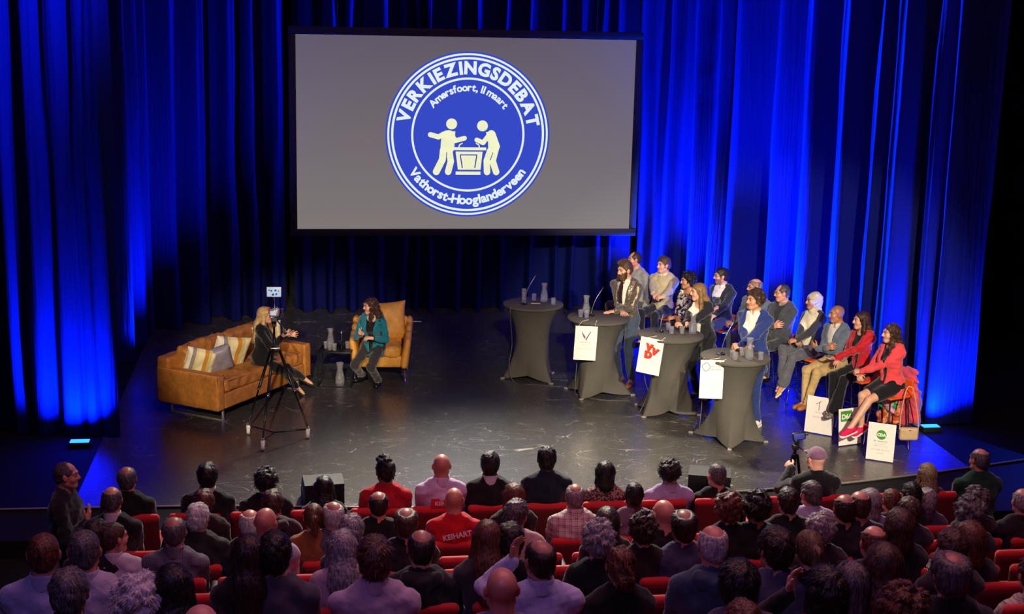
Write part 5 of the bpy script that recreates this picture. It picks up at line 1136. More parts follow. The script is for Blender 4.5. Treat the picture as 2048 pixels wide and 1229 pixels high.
# red jacket
e, k, M = seated('long-haired woman in a red velvet blazer and black flared trousers', 204, (1722, 641), seat_pose(sex='f', s=.97, lean=.1, head=(.0, -.45, 0), fL=dict(t=(-.06, .5, .34), hint=(-.1, 1, .5)), fR=dict(t=(.0, .42, .35), hint=(.1, 1, .5))), 'pale', 'longback', ('#2c1a14', '#54362a'), hands={'L': dict(px=(1660, 720, .95), d=(.2, 1, -.1), n=(.2, 0, 1), curl=.35), 'R': dict(px=(1674, 722, .95), d=(-.6, .7, 0), n=(0, 0, -1), curl=.4)})
dress(e, k, ('jacket', cloth('red_velvet', '#b50f1e', rough=.6, sheen=.5), dict(JK, vee=(.0, .07, .05), hem=-.17)), (M_black_cl, {}), ('trousers', M_black_cl, dict(end=.93, flare=.045, thin=1.02)), ('boot', blotch('snake_print', '#2a2622', '#8c8478', 55.)))
cuff(e, k, 'L', M_blkmat)
# pink jacket
e, k, M = seated('curly dark-haired woman in a coral pink jacket, black skirt and pink trainers', 202, (1781, 667), seat_pose(sex='f', s=.98, fat=1.06, lean=.10, head=(.0, -.38, 0), fL=dict(t=(-.02, .64, .345), hint=(.05, 1, .6), d=(-.1, 1, -.15)), fR=dict(t=(.08, .36, .30), hint=(-.1, 1, .5), d=(-.1, 1, -.35))), 'pale', 'wavy', ('#2a1c16', '#5c4234'), hands=CLASP(1712, 750, .93, .9), bare=True, hseed=5)
dress(e, k, ('jacket', cloth('coral', '#e2474c', rough=.75), dict(JK, vee=(.0, .07, .07), hem=-.14, flare=.02)), (M_black_cl, {}), None, ('sneaker', mat('pink_mesh', '#d8144e', rough=.7, var=.12, scale=80), mat('white_sole', '#e9e4dc', rough=.6, var=.03)))
b = Blob(.011); P, T = k['P'], k['T']; b.ell(P(0, -.005, .02), np.array([.178, .13, .13])*.98, T, .05)
for n in 'LR': b.cap(k['B'+n], k['B'+n]+(k['K'+n]-k['B'+n])*.8, .1, .08, .07)
b.noise(.004, .15, 3); b.cut(P(0, 0, .12), T@np.array([0, 0, 1.])); v = (k['KL']+k['KR'])/2-k['O']; b.cut(k['O']+v*.78, v); link('skirt', b.mesh('skirt'), M_black_cl, e); cuff(e, k, 'R', M_blkmat)
pk = e
# her coat, scarf and handbag hang on the last stool
sx_, sy_, srz = pk.location.x, pk.location.y, pk.rotation_euler.z
def hang(name, label, cat, m, caps, nz, seed, f=.45):
    e = empty(name, (sx_, sy_, 0), srz, label, cat); b = Blob(.012)
    for a, c, r1, r2 in caps: b.cap(a, c, r1, r2, .03, flat=(0, 1, .2), f=f)
    b.noise(nz, .09, seed); link('cloth', b.mesh(name), m, e); return e
ct = hang('coat', 'coral coat hanging over the back of the last stool', 'coat', cloth('coral_coat', '#cf4656'), (((-.10, -.25, .93), (-.13, -.27, .40), .075, .10), ((.0, -.25, .93), (.02, -.27, .36), .08, .11), ((.1, -.24, .93), (.12, -.26, .42), .07, .09)), .014, 4)
link('blue_lit_side', soft((.12, .03, .46), (-.17, -.30, .52), None, .014, .012, .008, 5), cloth('violet_lit_cloth', '#6a5ac0'), ct)  # violet slab paints the blue stage light on this side of the coat
hang('scarf', 'green and pink patterned scarf draped from the last stool seat', 'scarf', blotch('scarf_print', '#0d8a4a', '#d88fae', 11.), (((.05, -.16, .70), (.11, -.13, .50), .08, .10), ((.15, -.12, .70), (.20, -.08, .53), .06, .07)), .012, 8)
hang('shawl', 'orange patterned shawl hanging low beside the last stool leg', 'shawl', blotch('shawl_print', '#b4482a', '#e08a5a', 14.), (((.14, -.16, .52), (.2, -.1, .33), .07, .09), ((.05, -.2, .45), (.1, -.2, .3), .07, .08)), .014, 9)
bp_ = at(1817, 868, .29); hb = empty('handbag', (bp_.x, bp_.y, 0), radians(-6), 'beige handbag hanging by its strap from the last stool', 'handbag')
link('pouch', soft((.235, .085, .165), (0, 0, .29), None, .035, .009, .002, 2), mat('beige_leather', '#bfa27c', rough=.45, var=.06, bump=.2, bscale=150), hb); link('zip', tube([(-.09, 0, .376), (.09, 0, .376)], .004, 6), M_blkmat, hb); link('clasp', rbox((.03, .004, .008), (0, -.045, .345), None, .001), M_steel, hb)
link('strap', tube(spline([(-.115, 0, .34), (-.10, .03, .55), (-.05, .06, .82), (.0, .06, .86), (.04, .05, .80), (.10, .02, .52), (.115, 0, .34)], 5), .007, 6), mat('beige_leather', '#bfa27c'), hb)
# the bearded man at the second table
STAND = dict(fL=dict(t=(-.13, .02, .085), hint=(-.1, 1, 0)), fR=dict(t=(.12, -.06, .085), hint=(.1, 1, 0)))
e, k, M = sitter('bearded man in a shiny bronze suit and dark tie standing at the second table', 226, (1249, 540), dict(hip=(0, 0, .965), s=1.06, lean=.10, head=(.14, -.35, 0), **STAND), 'pale', 'quiff', ('#3a2a1c', '#6a5238'), hands={'L': dict(px=(1231, 623, 1.135), d=(.55, .8, -.05), n=(0, 0, -1), curl=.12), 'R': dict(px=(1245, 624, 1.125), d=(-.6, .75, -.05), n=(0, 0, -1), curl=.12)})
dress(e, k, ('jacket', bronze(), dict(JK, vee=(.02, .085, .075), hem=-.25, flare=.02)), (M_shirt, {}), ('trousers', cloth('worn_denim', '#3f4c5c'), dict(end=.97)), ('shoe', M_tanleath), collar=M_shirt, tie=cloth('maroon_tie', '#2a0f14'))
link('beard', beard_mesh(1.), hair_mat('hair_beard', '#3c2618', '#6a4a30'), e, M=M)
# the woman at the third table
e, k, M = sitter('long-haired blonde woman in a black blazer and white blouse leaning on the third table', 214, (1396, 584), dict(sex='f', hip=(0, 0, .90), s=.99, lean=.24, head=(.05, -.55, 0), **STAND), 'pale', 'longback', ('#6a4c28', '#a8854e'), hands={'L': dict(px=(1353, 658, 1.14), d=(.5, .8, .2), n=(.3, -.3, -.9), curl=.9), 'R': dict(px=(1366, 656, 1.15), d=(-.7, .6, .2), n=(-.2, -.4, -.9), curl=.8)}, hseed=7)
dress(e, k, ('jacket', cloth('black_blazer', '#1d1d22'), dict(JK, vee=(-.05, .10, .06), hem=-.24)), (cloth('white_blouse', '#e2dfcd'), dict(neck=.08)), ('trousers', cloth('black_trouser', '#15161b'), dict(end=.93)), ('shoe', mat('dark_shoe', '#2a1c16', rough=.25)))
# the curly-haired man at the nearest table
e, k, M = sitter('curly-haired man in a navy suit and white trainers standing at the nearest table', 222, (1509, 600), dict(hip=(0, 0, .965), s=1.05, lean=.07, head=(-.03, -.42, 0), fL=dict(t=(-.12, .05, .085), hint=(-.1, 1, 0)), fR=dict(t=(.16, .04, .085), hint=(.1, 1, 0), d=(.1, 1, 0))), 'olive', 'curly', ('#20150f', '#5a4434'), hands=CLASP(1486, 693, 1.15, .9), hseed=4)
dress(e, k, ('jacket', cloth('navy_suit', '#20336f', sheen=.3), dict(JK, vee=(.05, .09, .03), hem=-.24)), (M_shirt, {}), ('trousers', cloth('navy_trouser', '#1e3068'), dict(end=.97)), ('sneaker', mat('white_trainer', '#e6e3d6', rough=.5, var=.03), mat('white_sole', '#e9e4dc')), collar=M_shirt)
# blonde presenter on the sofa
e, k, M = sitter('blonde woman in black on the tan sofa, hands raised, partly behind the camera', -6, (531, 630), dict(sex='f', s=.91, hip=(0, 0, .59), lean=.10, head=(.03, .0, 0)), 'pale', 'longback', ('#b48c4c', '#e0c48a'), hands={'R': dict(py=(566, 672, -.12), d=(.0, .85, .5), n=(-.9, .1, .2), curl=.35), 'L': dict(py=(578, 670, .10), d=(.1, .98, .1), n=(.9, 0, .1), curl=.15, spread=.16), 'fR': dict(px=(594, 775, .12), hint=(.1, 1, .6), d=(.15, 1, -.5)), 'fL': dict(px=(618, 762, .15), hint=(-.1, 1, .6), d=(-.1, 1, -.35))})
dress(e, k, ('jacket', cloth('black_knit', '#0e0f12'), dict(JK, vee=(-.1, .07, .05), hem=-.18, wrist=.80)), (M_black_cl, dict(wrist=.5)), ('trousers', cloth('black_cotton', '#101013'), dict(end=.92)), ('pump', mat('olive_pump', '#2a281e', rough=.3)))
b = Blob(.007); r_ = np.random.RandomState(3)
for i in range(9): b.ell(np.array([.035, .06, .10])+r_.normal(size=3)*.014, np.array([.016, .016, .014]), None, .008)
link('hair_flower', b.mesh('flower'), mat('pink_flower', '#d2556a', rough=.7, var=.25, scale=60), e, M=M)
# guest in the armchair
e, k, M = sitter('woman with long dark wavy hair in a teal jacket sitting in the amber armchair', 246, (741, 613), dict(sex='f', s=.92, hip=(0, 0, .565), lean=.24, side=-.05, head=(.04, -1.0, 0)), 'pale', 'wavy', ('#2a1a16', '#5a3c34'), hands={'R': dict(py=(725, 668, -.26), d=(.3, .8, .3), n=(-.6, -.3, .2), curl=1.0, hint=(.7, -.4, -.9)), 'L': dict(py=(744, 677, -.30), d=(.9, .5, .1), n=(0, -.4, -.9), curl=.7, hint=(-.6, -.4, -.9)), 'fR': dict(px=(724, 750, .14), hint=(-.05, 1, .7), d=(.45, 1, -.1)), 'fL': dict(px=(757, 762, .09), hint=(0, 1, .6), d=(-.1, 1, 0))}, hseed=2)
dress(e, k, ('jacket', cloth('teal', '#0f6f80'), dict(JK, vee=(-.1, .075, .06), hem=-.14, wrist=.82)), (M_black_cl, dict(neck=.085, wrist=.4)), ('trousers', cloth('charcoal_trouser', '#2b2927'), dict(end=.97, flare=.012)), ('boot', M_leath))
cuff(e, k, 'L', M_blkmat)
e = empty('pencil', Vector(at(723, 655, .93)), 0, 'slim pencil held upright by the woman in the teal jacket', 'pencil'); link('barrel', tube([(0, 0, -.05), (-.012, 0, .09)], .004, 6), M_steel, e); link('tip', tube([(-.012, 0, .09), (-.0135, 0, .105)], [.004, .001], 6), M_blk, e)

# ------------------------------------------------------------------ theatre seats
M_seat_red = mat('seat_red', '#c20818', rough=.7, var=.08, scale=60., bump=.25, bscale=300., sheen=.3); M_seat_back = mat('seat_back', '#5a0610', rough=.8, var=.1, scale=60.); M_seat_shell = mat('seat_shell', '#1a0c10', rough=.6, var=.1)
def seat_proto():
    b = Blob(.02); b.box((0, 0, .53), (.235, .045, .27), .035); b.cut((0, 0, .765), (0, 0, 1)); ms = [b.mesh('backrest')]
    b = Blob(.016); b.cap((-.205, -.005, .765), (.205, -.005, .765), .036, k=.02); b.cap((-.205, -.005, .785), (.205, -.005, .785), .026, k=.02); ms.append(b.mesh('top_roll'))
    b = Blob(.022); b.box((0, .25, .43), (.225, .21, .055), .04); ms.append(b.mesh('seat'))
    ms.append(rbox((.05, .36, .045), (0, .17, .62), None, .015)); ms.append(rbox((.035, .10, .60), (0, .05, .30), None, .008)); return ms
SEATM = seat_proto()
def seat_at(x, y, z, lab, grp):
    e = empty('theatre_seat', (x, y, z), 0, lab, 'seat', grp)
    bk = link('backrest', SEATM[0], M_seat_back, e); link('top_roll', SEATM[1], M_seat_red, bk); link('seat', SEATM[2], M_seat_red, e); a = link('armrest', SEATM[3], M_seat_shell, e, loc=(.28, 0, 0)); link('armrest_post', SEATM[4], M_seat_shell, a); return e
# ------------------------------------------------------------------ the audience
AUDS = {'pale': ('aud_pale', '#cf9a86'), 'rosy': ('aud_rosy', '#c58674'), 'tan': ('aud_tan', '#a06e58'), 'dark': ('aud_dark', '#4a2d22')}
HAIRC = {'black': ('#0d0a0a', '#201a1a'), 'dark': ('#1c1310', '#3a2a24'), 'brown': ('#33211a', '#5c4034'), 'auburn': ('#42241a', '#74442e'), 'blond': ('#7a5c3e', '#b08c62'), 'dblond': ('#5a4634', '#8a6e52'), 'grey': ('#6a6468', '#a8a0a4'), 'dgrey': ('#3c3638', '#6e6668'), 'white': ('#a39a9c', '#d8d0d0')}
TOPS = {}
PROTO = {}
def proto(sex, fat, yaw, pitch, roll, shave, pose='sit'):
    key = (sex, fat, yaw, pitch, roll, shave, pose)
    if key in PROTO: return PROTO[key]
    p = dict(sex=sex, fat=fat, s=1.04 if sex == 'm' else .98, hip=(0, 0, .55), lean=-.06, head=(pitch, yaw, roll), fL=dict(t=(-.12, .46, .085)), fR=dict(t=(.12, .46, .085)), L=dict(t=(-.1, .34, .66), d=(.4, .9, -.1), n=(0, 0, -1)), R=dict(t=(.1, .34, .68), d=(-.4, .9, -.1), n=(0, 0, -1)))
    if pose == 'cheek': p['L'] = dict(t=(-.13, .17, 1.17), d=(.12, .1, .98), n=(.7, -.6, 0), curl=.4, hint=(-.7, .2, -.9))
    if pose == 'shoot': p['L'] = dict(t=(-.12, .34, 1.02), d=(-.3, .9, .3), n=(.6, .2, -.6), curl=.8, hint=(-.8, -.2, -.9))
    if pose == 'stand': p.update(hip=(0, 0, .92), lean=.02, fL=dict(t=(-.11, 0, .085)), fR=dict(t=(.12, .06, .085)), R=dict(t=(.10, .205, 1.20), d=(-.5, .2, .8), n=(-.2, -.95, .1), curl=.15, spread=.14, hint=(.9, -.4, -.7)), L=dict(t=(-.28, .02, .86), d=(0, .1, -1), n=(.9, .2, 0)))
    k = skeleton(**p); g = dict(kind='sweater', h=.013, g=.020, hem=-.07, wrist=.95, neck=.062, amp=.008, seed=hash(key[:3]) % 50 if False else int(fat*10+yaw*7+9))
    d = dict(k=k, body=body_mesh(k, h=.0085, shave=shave, hands=pose in ('cheek', 'shoot', 'stand')), M=head_matrix(k)); PROTO[key] = d
    tk = (sex, fat, pose)
    if tk not in TOPS: TOPS[tk] = (top_mesh(k, **g), trouser_mesh(k, h=.02), collar_mesh(k, h=.008, r=.064, height=.085, open_=0.), hood_mesh(k) if True else None)
    d['top'] = TOPS[tk]; return d
def hood_mesh(k):
    b = Blob(.011); P, T, s = k['P'], k['T'], k['s']
    b.cap(P(-.075, -.075, .50), P(.075, -.075, .50), .05*s, k=.03); b.cap(P(-.09, -.06, .50), P(-.07, .03, .515), .036*s, .028*s, .03); b.cap(P(.09, -.06, .50), P(.07, .03, .515), .036*s, .028*s, .03); b.cap(P(0, -.10, .47), P(0, -.09, .40), .06*s, .04*s, .05); b.noise(.006, .08, 2)
    b.cap(k['N'], k['N']+k['T']@np.array([0, .03, .2]), .066*s, k=.006, sub=True); return b.mesh('hood')
def plaid(name, base, line, scale=9., w=.16):
    m, nt, b = new_mat(name); tc = N(nt, 'ShaderNodeTexCoord'); sx = N(nt, 'ShaderNodeSeparateXYZ'); nt.links.new(tc.outputs['Object'], sx.inputs[0]); prev = None
    for ax, off in (('X', 0), ('Z', 0), ('X', .22), ('Z', .25)):
        m1 = N(nt, 'ShaderNodeMath', operation='MULTIPLY_ADD'); nt.links.new(sx.outputs[ax], m1.inputs[0]); m1.inputs[1].default_value = scale*2; m1.inputs[2].default_value = off
        fr = N(nt, 'ShaderNodeMath', operation='FRACT'); nt.links.new(m1.outputs[0], fr.inputs[0]); lt = N(nt, 'ShaderNodeMath', operation='LESS_THAN'); nt.links.new(fr.outputs[0], lt.inputs[0]); lt.inputs[1].default_value = w*(1 if off == 0 else .5)
        if prev is None: prev = lt
        else: a = N(nt, 'ShaderNodeMath', operation='ADD'); nt.links.new(prev.outputs[0], a.inputs[0]); nt.links.new(lt.outputs[0], a.inputs[1]); prev = a
    dv = N(nt, 'ShaderNodeMath', operation='MULTIPLY'); nt.links.new(prev.outputs[0], dv.inputs[0]); dv.inputs[1].default_value = .42; dv.use_clamp = True
    mx = N(nt, 'ShaderNodeMix', data_type='RGBA'); nt.links.new(dv.outputs[0], mx.inputs['Factor']); mx.inputs[6].default_value = srgb(base); mx.inputs[7].default_value = srgb(line); nt.links.new(mx.outputs[2], b.inputs['Base Color']); b.inputs['Roughness'].default_value = .85; return m
SPECIAL = {'plaid_light': lambda: plaid('plaid_light', '#c4b4b0', '#1c1820'), 'plaid_grey': lambda: plaid('plaid_grey', '#5e5a68', '#3a3540', 8., .12), 'floral': lambda: blotch('maroon_floral', '#3a0d14', '#a0807a', 26., .5, .56, 2.), 'stripes': lambda: plaid('stripe_knit', '#b9a898', '#3a3236', 14., .2)}
def top_material(t):
    if t in SPECIAL:
        if t not in MATS: MATS[t] = SPECIAL[t]()
        return MATS[t]
    return cloth('aud_'+t[1:], t)
USED = {}
def person_at(label, px, py, row, sex, hair, hcol, sk, top, extra='', yaw=0., pitch=0., roll=0., fat=1.0, tilt=0., pose='sit', hs=1.0, shave=None, seed=0):
    """px, py: where the photo shows the middle of the head; row: the bench the person sits on"""
    if hair == 'crown': shave = .4
    if hair == 'fringe' and shave is None: shave = .2
    q = lambda v, st: round(round(v/st)*st, 3)
    fat = 1. if fat < 1.08 else (1.15 if fat < 1.22 else 1.3); shave = round((shave or 0)/.2)*.2; seed = seed % 5
    d = proto(sex, fat, q(yaw, .3), q(pitch, .12), q(roll, .15), shave, pose); k = d['k']; H = Vector(k['H']); y = ROWY[row]+.12
    w = at_y(px, py, y); rz = tilt; r3 = Matrix.Rotation(rz, 3, 'Z'); root = w-r3@H
    e = empty('person', root, rz, label, 'person'); nm, c = AUDS[sk]
    link('body', d['body'], skin(nm, c), e)
    if hair:
        Mh = d['M']@Matrix.Scale(hs, 4); nmh = {'cap': 'cap'}.get(hair, 'hair')
        link(nmh, hair_mesh(hair, seed), hair_mat('aud_hair_'+hcol, *HAIRC[hcol]) if hair != 'cap' else top_material('#6a4a62'), e, M=Mh)
    t, l, c, h = d['top']; tm = top_material(top)
    link('jacket' if 'j' in extra else ('hoodie' if 'h' in extra else 'shirt'), t, tm, e); link('trousers', l, cloth('aud_trousers', '#14141a'), e)
    if 'c' in extra: link('collar', c, tm, e)
    if 'w' in extra: link('collar', c, cloth('aud_collar', '#b8b0b8'), e)
    if 'h' in extra: link('hood', h, tm, e)
    USED.setdefault(row, []).append((root.x, label)); return e, d
A = person_at
W_, LILAC, LBLUE, BLK, NAVY, DGR = '#b9b2ba', '#a899b4', '#9fa0c8', '#0b0b0f', '#0f1428', '#1c1c22'
# first row
A('grey-haired man in a black suit at the sofa end of the first row', 254, 958, 0, 'm', 'crown', 'dgrey', 'rosy', BLK, 'jc', fat=1.15)
A('dark-haired man in a black suit and pale collar before the tripod', 415, 952, 0, 'm', 'short', 'black', 'tan', '#0c0c12', 'jw', fat=1.1, hs=1.06)
e, d = A('tousled man in a black T-shirt with white letters across the back', 532, 963, 0, 'm', 'curly', 'black', 'pale', '#100e14', yaw=.0, seed=2)
def back_print(e, d, s_, size, z, m, x=0., panel=None, tiltp=0.):
    k = d['k']; P, T = k['P'], k['T']; p = Vector(P(x, -.136*max(1, k['fat']**.5), z)); R = Matrix(T.tolist()).to_4x4()@Matrix.Rotation(radians(-12), 4, 'X')@Matrix.Rotation(tiltp, 4, 'Y')
    M = Matrix.Translation(p)@R
    if panel: link('back_patch', rbox((panel[0], .012, panel[1]), (0, 0, size*.33), None, .004), panel[2], e, M=M); M = M@Matrix.Translation((0, -.0075, 0))
    link('back_lettering', text(s_, size, .0012, th=.01), m, e, M=M)
M_let = mat('shirt_letter', '#d0c4d0', rough=.8, var=.05)
back_print(e, d, 'ANT', .065, .385, M_let, -.06)
A('long-haired person in black sitting before the left wedge speaker', 648, 975, 0, 'f', 'long', 'black', 'pale', BLK)
A('black-haired man in a plain red T-shirt in the first row', 770, 942, 0, 'm', 'quiff', 'black', 'tan', '#a80d22', yaw=.3, fat=1.15)
e, d = A('bald man in a pale shirt with a red patch on its back', 883, 932, 0, 'm', None, 'grey', 'rosy', '#b9aac8', 'c', shave=.12)
back_print(e, d, 'KEIHARD', .05, .34, M_let, .03, (.28, .095, mat('red_patch', '#b8102a', rough=.7, var=.05)))
A('black-haired man in a black jacket with a grey collar beside the bald man', 980, 928, 0, 'm', 'short', 'black', 'dark', BLK, 'jw', fat=1.12, seed=1)
A('man in a navy sweater with cropped black hair, tallest head of the first row', 1093, 918, 0, 'm', 'short', 'black', 'dark', NAVY, fat=1.12, seed=3)
A('woman with a dark bob and maroon floral blouse in the first row', 1210, 945, 0, 'f', 'bob', 'black', 'pale', 'floral', fat=1.1)
A('dark-haired man in a lilac shirt with a dark strap over his shoulder', 1340, 945, 0, 'm', 'curly', 'black', 'pale', '#a596bc', 'c', yaw=-.3, fat=1.05, seed=1)
A('grey-haired man in black beside the right wedge speaker', 1433, 951, 0, 'm', 'crop', 'dgrey', 'rosy', BLK, 'j', yaw=.3, shave=.2)
pe, pd = A('photographer in a purple cap and black jacket bent towards a tripod', 1632, 918, 0, 'm', 'cap', 'black', 'pale', '#0d0d12', 'jc', pose='shoot', yaw=.3, fat=1.15)
A('person with long fair hair at the panel end of the first row', 1853, 948, 0, 'f', 'long', 'dblond', 'pale', '#4a3234', fat=1.0)
A('bald bespectacled man in a green jacket at the far panel end of the first row', 1958, 920, 0, 'm', 'fringe', 'dgrey', 'rosy', '#0d3a26', 'jc', fat=1.3, yaw=.3)
# second row
A('bald man in a black suit with a thin white collar', 224, 1000, 1, 'm', 'fringe', 'dgrey', 'rosy', BLK, 'jw', fat=1.1, shave=.1)
A('reddish-brown haired person hidden behind the white-haired man', 409, 1004, 1, 'f', 'short', 'auburn', 'pale', '#2a161c')
A('brown-haired person in a maroon hooded top with a raised hand', 545, 1006, 1, 'm', 'short', 'brown', 'pale', '#2a1a20', 'h')
A('brown-haired woman with a shiny hair clip and rust-orange sweater', 627, 1034, 2, 'f', 'clip', 'auburn', 'pale', '#8a4a28', fat=1.15)
A('balding dark-haired man in a black shirt in front of a wavy-haired man', 757, 1009, 1, 'm', 'crown', 'dark', 'rosy', BLK, shave=.3)
e, d = A('bald man in a red T-shirt with white letters on its back', 908, 1001, 1, 'm', None, 'grey', 'rosy', '#b4061c', fat=1.12, shave=.25, hs=1.)
back_print(e, d, 'KEIHART', .066, .385, M_let, .02, tiltp=radians(-10))
A('person with a dark bun and black top behind the black-jacketed man', 1028, 991, 1, 'f', 'bob', 'auburn', 'pale', '#15121a')
A('grey-haired balding man in a black and white checked shirt', 1150, 993, 1, 'm', 'crown', 'grey', 'rosy', 'plaid_light', 'c', fat=1.15, shave=.0)
A('dark-skinned man with close-cropped hair and a grey scarf', 1268, 990, 1, 'm', 'crop', 'black', 'dark', '#6a5a68', shave=.6)
A('short grey-haired man in a lilac shirt below the photographer', 1621, 988, 1, 'm', 'short', 'dgrey', 'rosy', '#9c90b0', 'c', yaw=.3)
A('dark-haired man in black left of the lilac-shirted man', 1576, 1003, 2, 'm', 'short', 'dark', 'pale', BLK, seed=4)
A('grey-haired woman with a pale scarf beside a balding man', 1738, 1003, 2, 'f', 'bob', 'grey', 'pale', '#8a7a9a', tilt=.1)
A('red-faced balding man half behind the grey-haired woman', 1718, 1011, 3, 'm', 'fringe', 'brown', 'rosy', '#26202a')
A('dark-capped head low between the fair-haired woman and the aisle seats', 1822, 990, 1, 'm', 'short', 'black', 'pale', BLK)
A('small reddish head low beside the dark-capped head', 1782, 1002, 1, 'm', 'crop', 'auburn', 'rosy', '#30202a')
A('grey-haired person near the empty red seats on the panel side', 1853, 1000, 1, 'f', 'short', 'grey', 'pale', '#3a2a44', seed=2)
A('curly grey-haired person below the man in green', 1950, 1002, 2, 'f', 'fluffy', 'dgrey', 'rosy', '#241a24')
A('balding person at the very edge of the third row, panel side', 2044, 1003, 2, 'm', 'fringe', 'grey', 'rosy', '#1c161e')
# third and fourth rows
A('white-haired man in a black jacket below the dark-suited man', 397, 1035, 2, 'm', 'short', 'white', 'rosy', '#17161c', 'jc', fat=1.15, yaw=-.3)
A('white-haired bald-topped man left of the grey long-haired woman', 666, 1031, 2, 'm', 'crown', 'white', 'rosy', '#4c4658', yaw=.3)
A('bald man in a white shirt leaning in front of another bald head', 532, 1046, 3, 'm', None, 'grey', 'rosy', '#a59cac', 'c', shave=.15, yaw=-.3)
A('bald grey head just left of the white-shirted bald man', 500, 1047, 2, 'm', 'fringe', 'white', 'rosy', '#241c24')
A('short-haired balding man in a grey checked shirt', 348, 1064, 3, 'm', 'crown', 'dgrey', 'rosy', 'plaid_grey', 'c', fat=1.2, shave=.35)
A('man with dark hair and a dark jacket, turned to his neighbour in white', 196, 1071, 3, 'm', 'short', 'dark', 'pale', '#18161e', 'jc', yaw=-.3, seed=5)
A('man in a white shirt in profile beyond the dark-jacketed man', 228, 1076, 3, 'm', 'crop', 'brown', 'rosy', '#b0a6b4', 'c', yaw=-.9, shave=.2)
A('wavy brown-haired man with thinning crown below the black-shirted man', 812, 1046, 3, 'm', 'crown', 'brown', 'pale', '#1b181e', hs=1.08, seed=6)
A('short-haired man in a pink shirt tilting his head to the right', 1033, 1029, 3, 'm', 'short', 'dgrey', 'rosy', '#b08c8c', 'c', yaw=-.6, roll=.15, seed=7)
A('woman with smooth brown hair below the woman in floral', 1214, 1043, 3, 'f', 'bob', 'dark', 'pale', '#1d141a', seed=1)
A('bald man with a shining crown in the fourth row', 1326, 1029, 3, 'm', None, 'grey', 'rosy', '#15131a', shave=.1, yaw=.3)
A('woman with short tousled brown hair beside the bald shining crown', 1285, 1060, 4, 'f', 'fluffy', 'dark', 'pale', '#251d18', hs=.94, seed=2)
A('heavy man with thinning dark hair and a blue-grey sweater', 1367, 1052, 4, 'm', 'crown', 'dark', 'rosy', '#3a3a56', fat=1.35, hs=1.12, shave=.2)
A('woman with light reddish wavy hair in the fourth row', 1456, 1018, 3, 'f', 'fluffy', 'auburn', 'pale', '#161218', hs=.98, seed=4)
A('man with thick black curls in black before the reddish-haired woman', 1512, 1016, 3, 'm', 'curly', 'black', 'tan', '#121014', seed=5, hs=1.04)
A('balding dark-haired man in black beside the grey curls', 1688, 1018, 3, 'm', 'fringe', 'dark', 'rosy', '#0f0e13', shave=.35, hs=1.04)
A('woman with short brown hair and a dark violet shawl', 1818, 1022, 3, 'f', 'short', 'brown', 'pale', '#2c1a34', seed=8)
A('curly grey-blond woman on the panel side, above the highlighted brown hair', 1938, 1028, 4, 'f', 'fluffy', 'dgrey', 'pale', '#1d161c', seed=6)
# fifth and sixth rows
A('large bald man in a pale blue shirt at the aisle', 88, 1108, 6, 'm', 'crop', 'auburn', 'rosy', '#9b9ac2', 'c', fat=1.2, shave=.1, hs=.99)
A('close-cropped man in a lilac-grey shirt beside the pale blue shirt', 169, 1102, 6, 'm', 'crop', 'dgrey', 'rosy', '#a69cb0', 'c', fat=1.25, shave=.3)
A('woman with long dark brown hair beside the man in the grey T-shirt', 498, 1108, 6, 'f', 'long', 'dark', 'pale', '#1a1016', seed=3)
A('dark-haired young man in a grey T-shirt with a bare neck', 549, 1108, 6, 'm', 'short', 'black', 'pale', '#3f3c48', fat=1.15, seed=9, hs=1.05)
A('woman with long grey-blond hair and a pale pink sweater', 685, 1094, 5, 'f', 'long', 'grey', 'pale', '#b294a4', fat=1.15, seed=5)
A('fair grey head peeping out behind the grey-blond woman', 703, 1060, 4, 'f', 'short', 'grey', 'pale', '#2a2026')
A('dark-haired man with a small bald crown in a dark hooded coat', 842, 1096, 5, 'm', 'crown', 'dark', 'rosy', '#1c1a20', 'h', fat=1.15, shave=.2, seed=3)
A('woman with long reddish-brown hair and a grey knit sweater', 974, 1075, 5, 'f', 'longback', 'auburn', 'pale', '#3c363c', seed=2)
A('man with short dark tufted hair in black, right of the grey knit', 1019, 1082, 5, 'm', 'short', 'black', 'pale', '#100e12', seed=10)
A('woman with grey wavy hair in a white blouse and black cardigan', 1195, 1080, 5, 'f', 'fluffy', 'grey', 'pale', '#15121a', hs=.97, fat=1.1, seed=7)
A('white-fringed bald man in a denim blue hooded jacket', 1424, 1090, 6, 'm', 'fringe', 'white', 'rosy', '#39465c', 'h', fat=1.2, hs=1.02)
A('woman with a grey curly crop in the fifth row', 1640, 1058, 4, 'f', 'fluffy', 'grey', 'rosy', '#2a1e24', hs=.92, seed=8)
A('woman with a gathered fair-streaked ponytail', 1617, 1097, 6, 'f', 'pony', 'dblond', 'pale', '#241a1e', seed=1)
A('bald reddish head below the balding man in black', 1746, 1086, 5, 'm', 'fringe', 'auburn', 'rosy', '#120f14', shave=.1)
A('woman with straight light brown hair below the violet shawl', 1797, 1050, 5, 'f', 'bob', 'brown', 'pale', '#1a1218', seed=4)
A('woman with glossy brown streaked hair at the panel side', 1937, 1078, 5, 'f', 'bob', 'auburn', 'pale', '#1c1418', hs=1.08, seed=5)
A('brown-haired person between the big grey head and the highlighted hair', 1903, 1096, 6, 'f', 'short', 'brown', 'pale', '#241820', hs=1.04, seed=11)
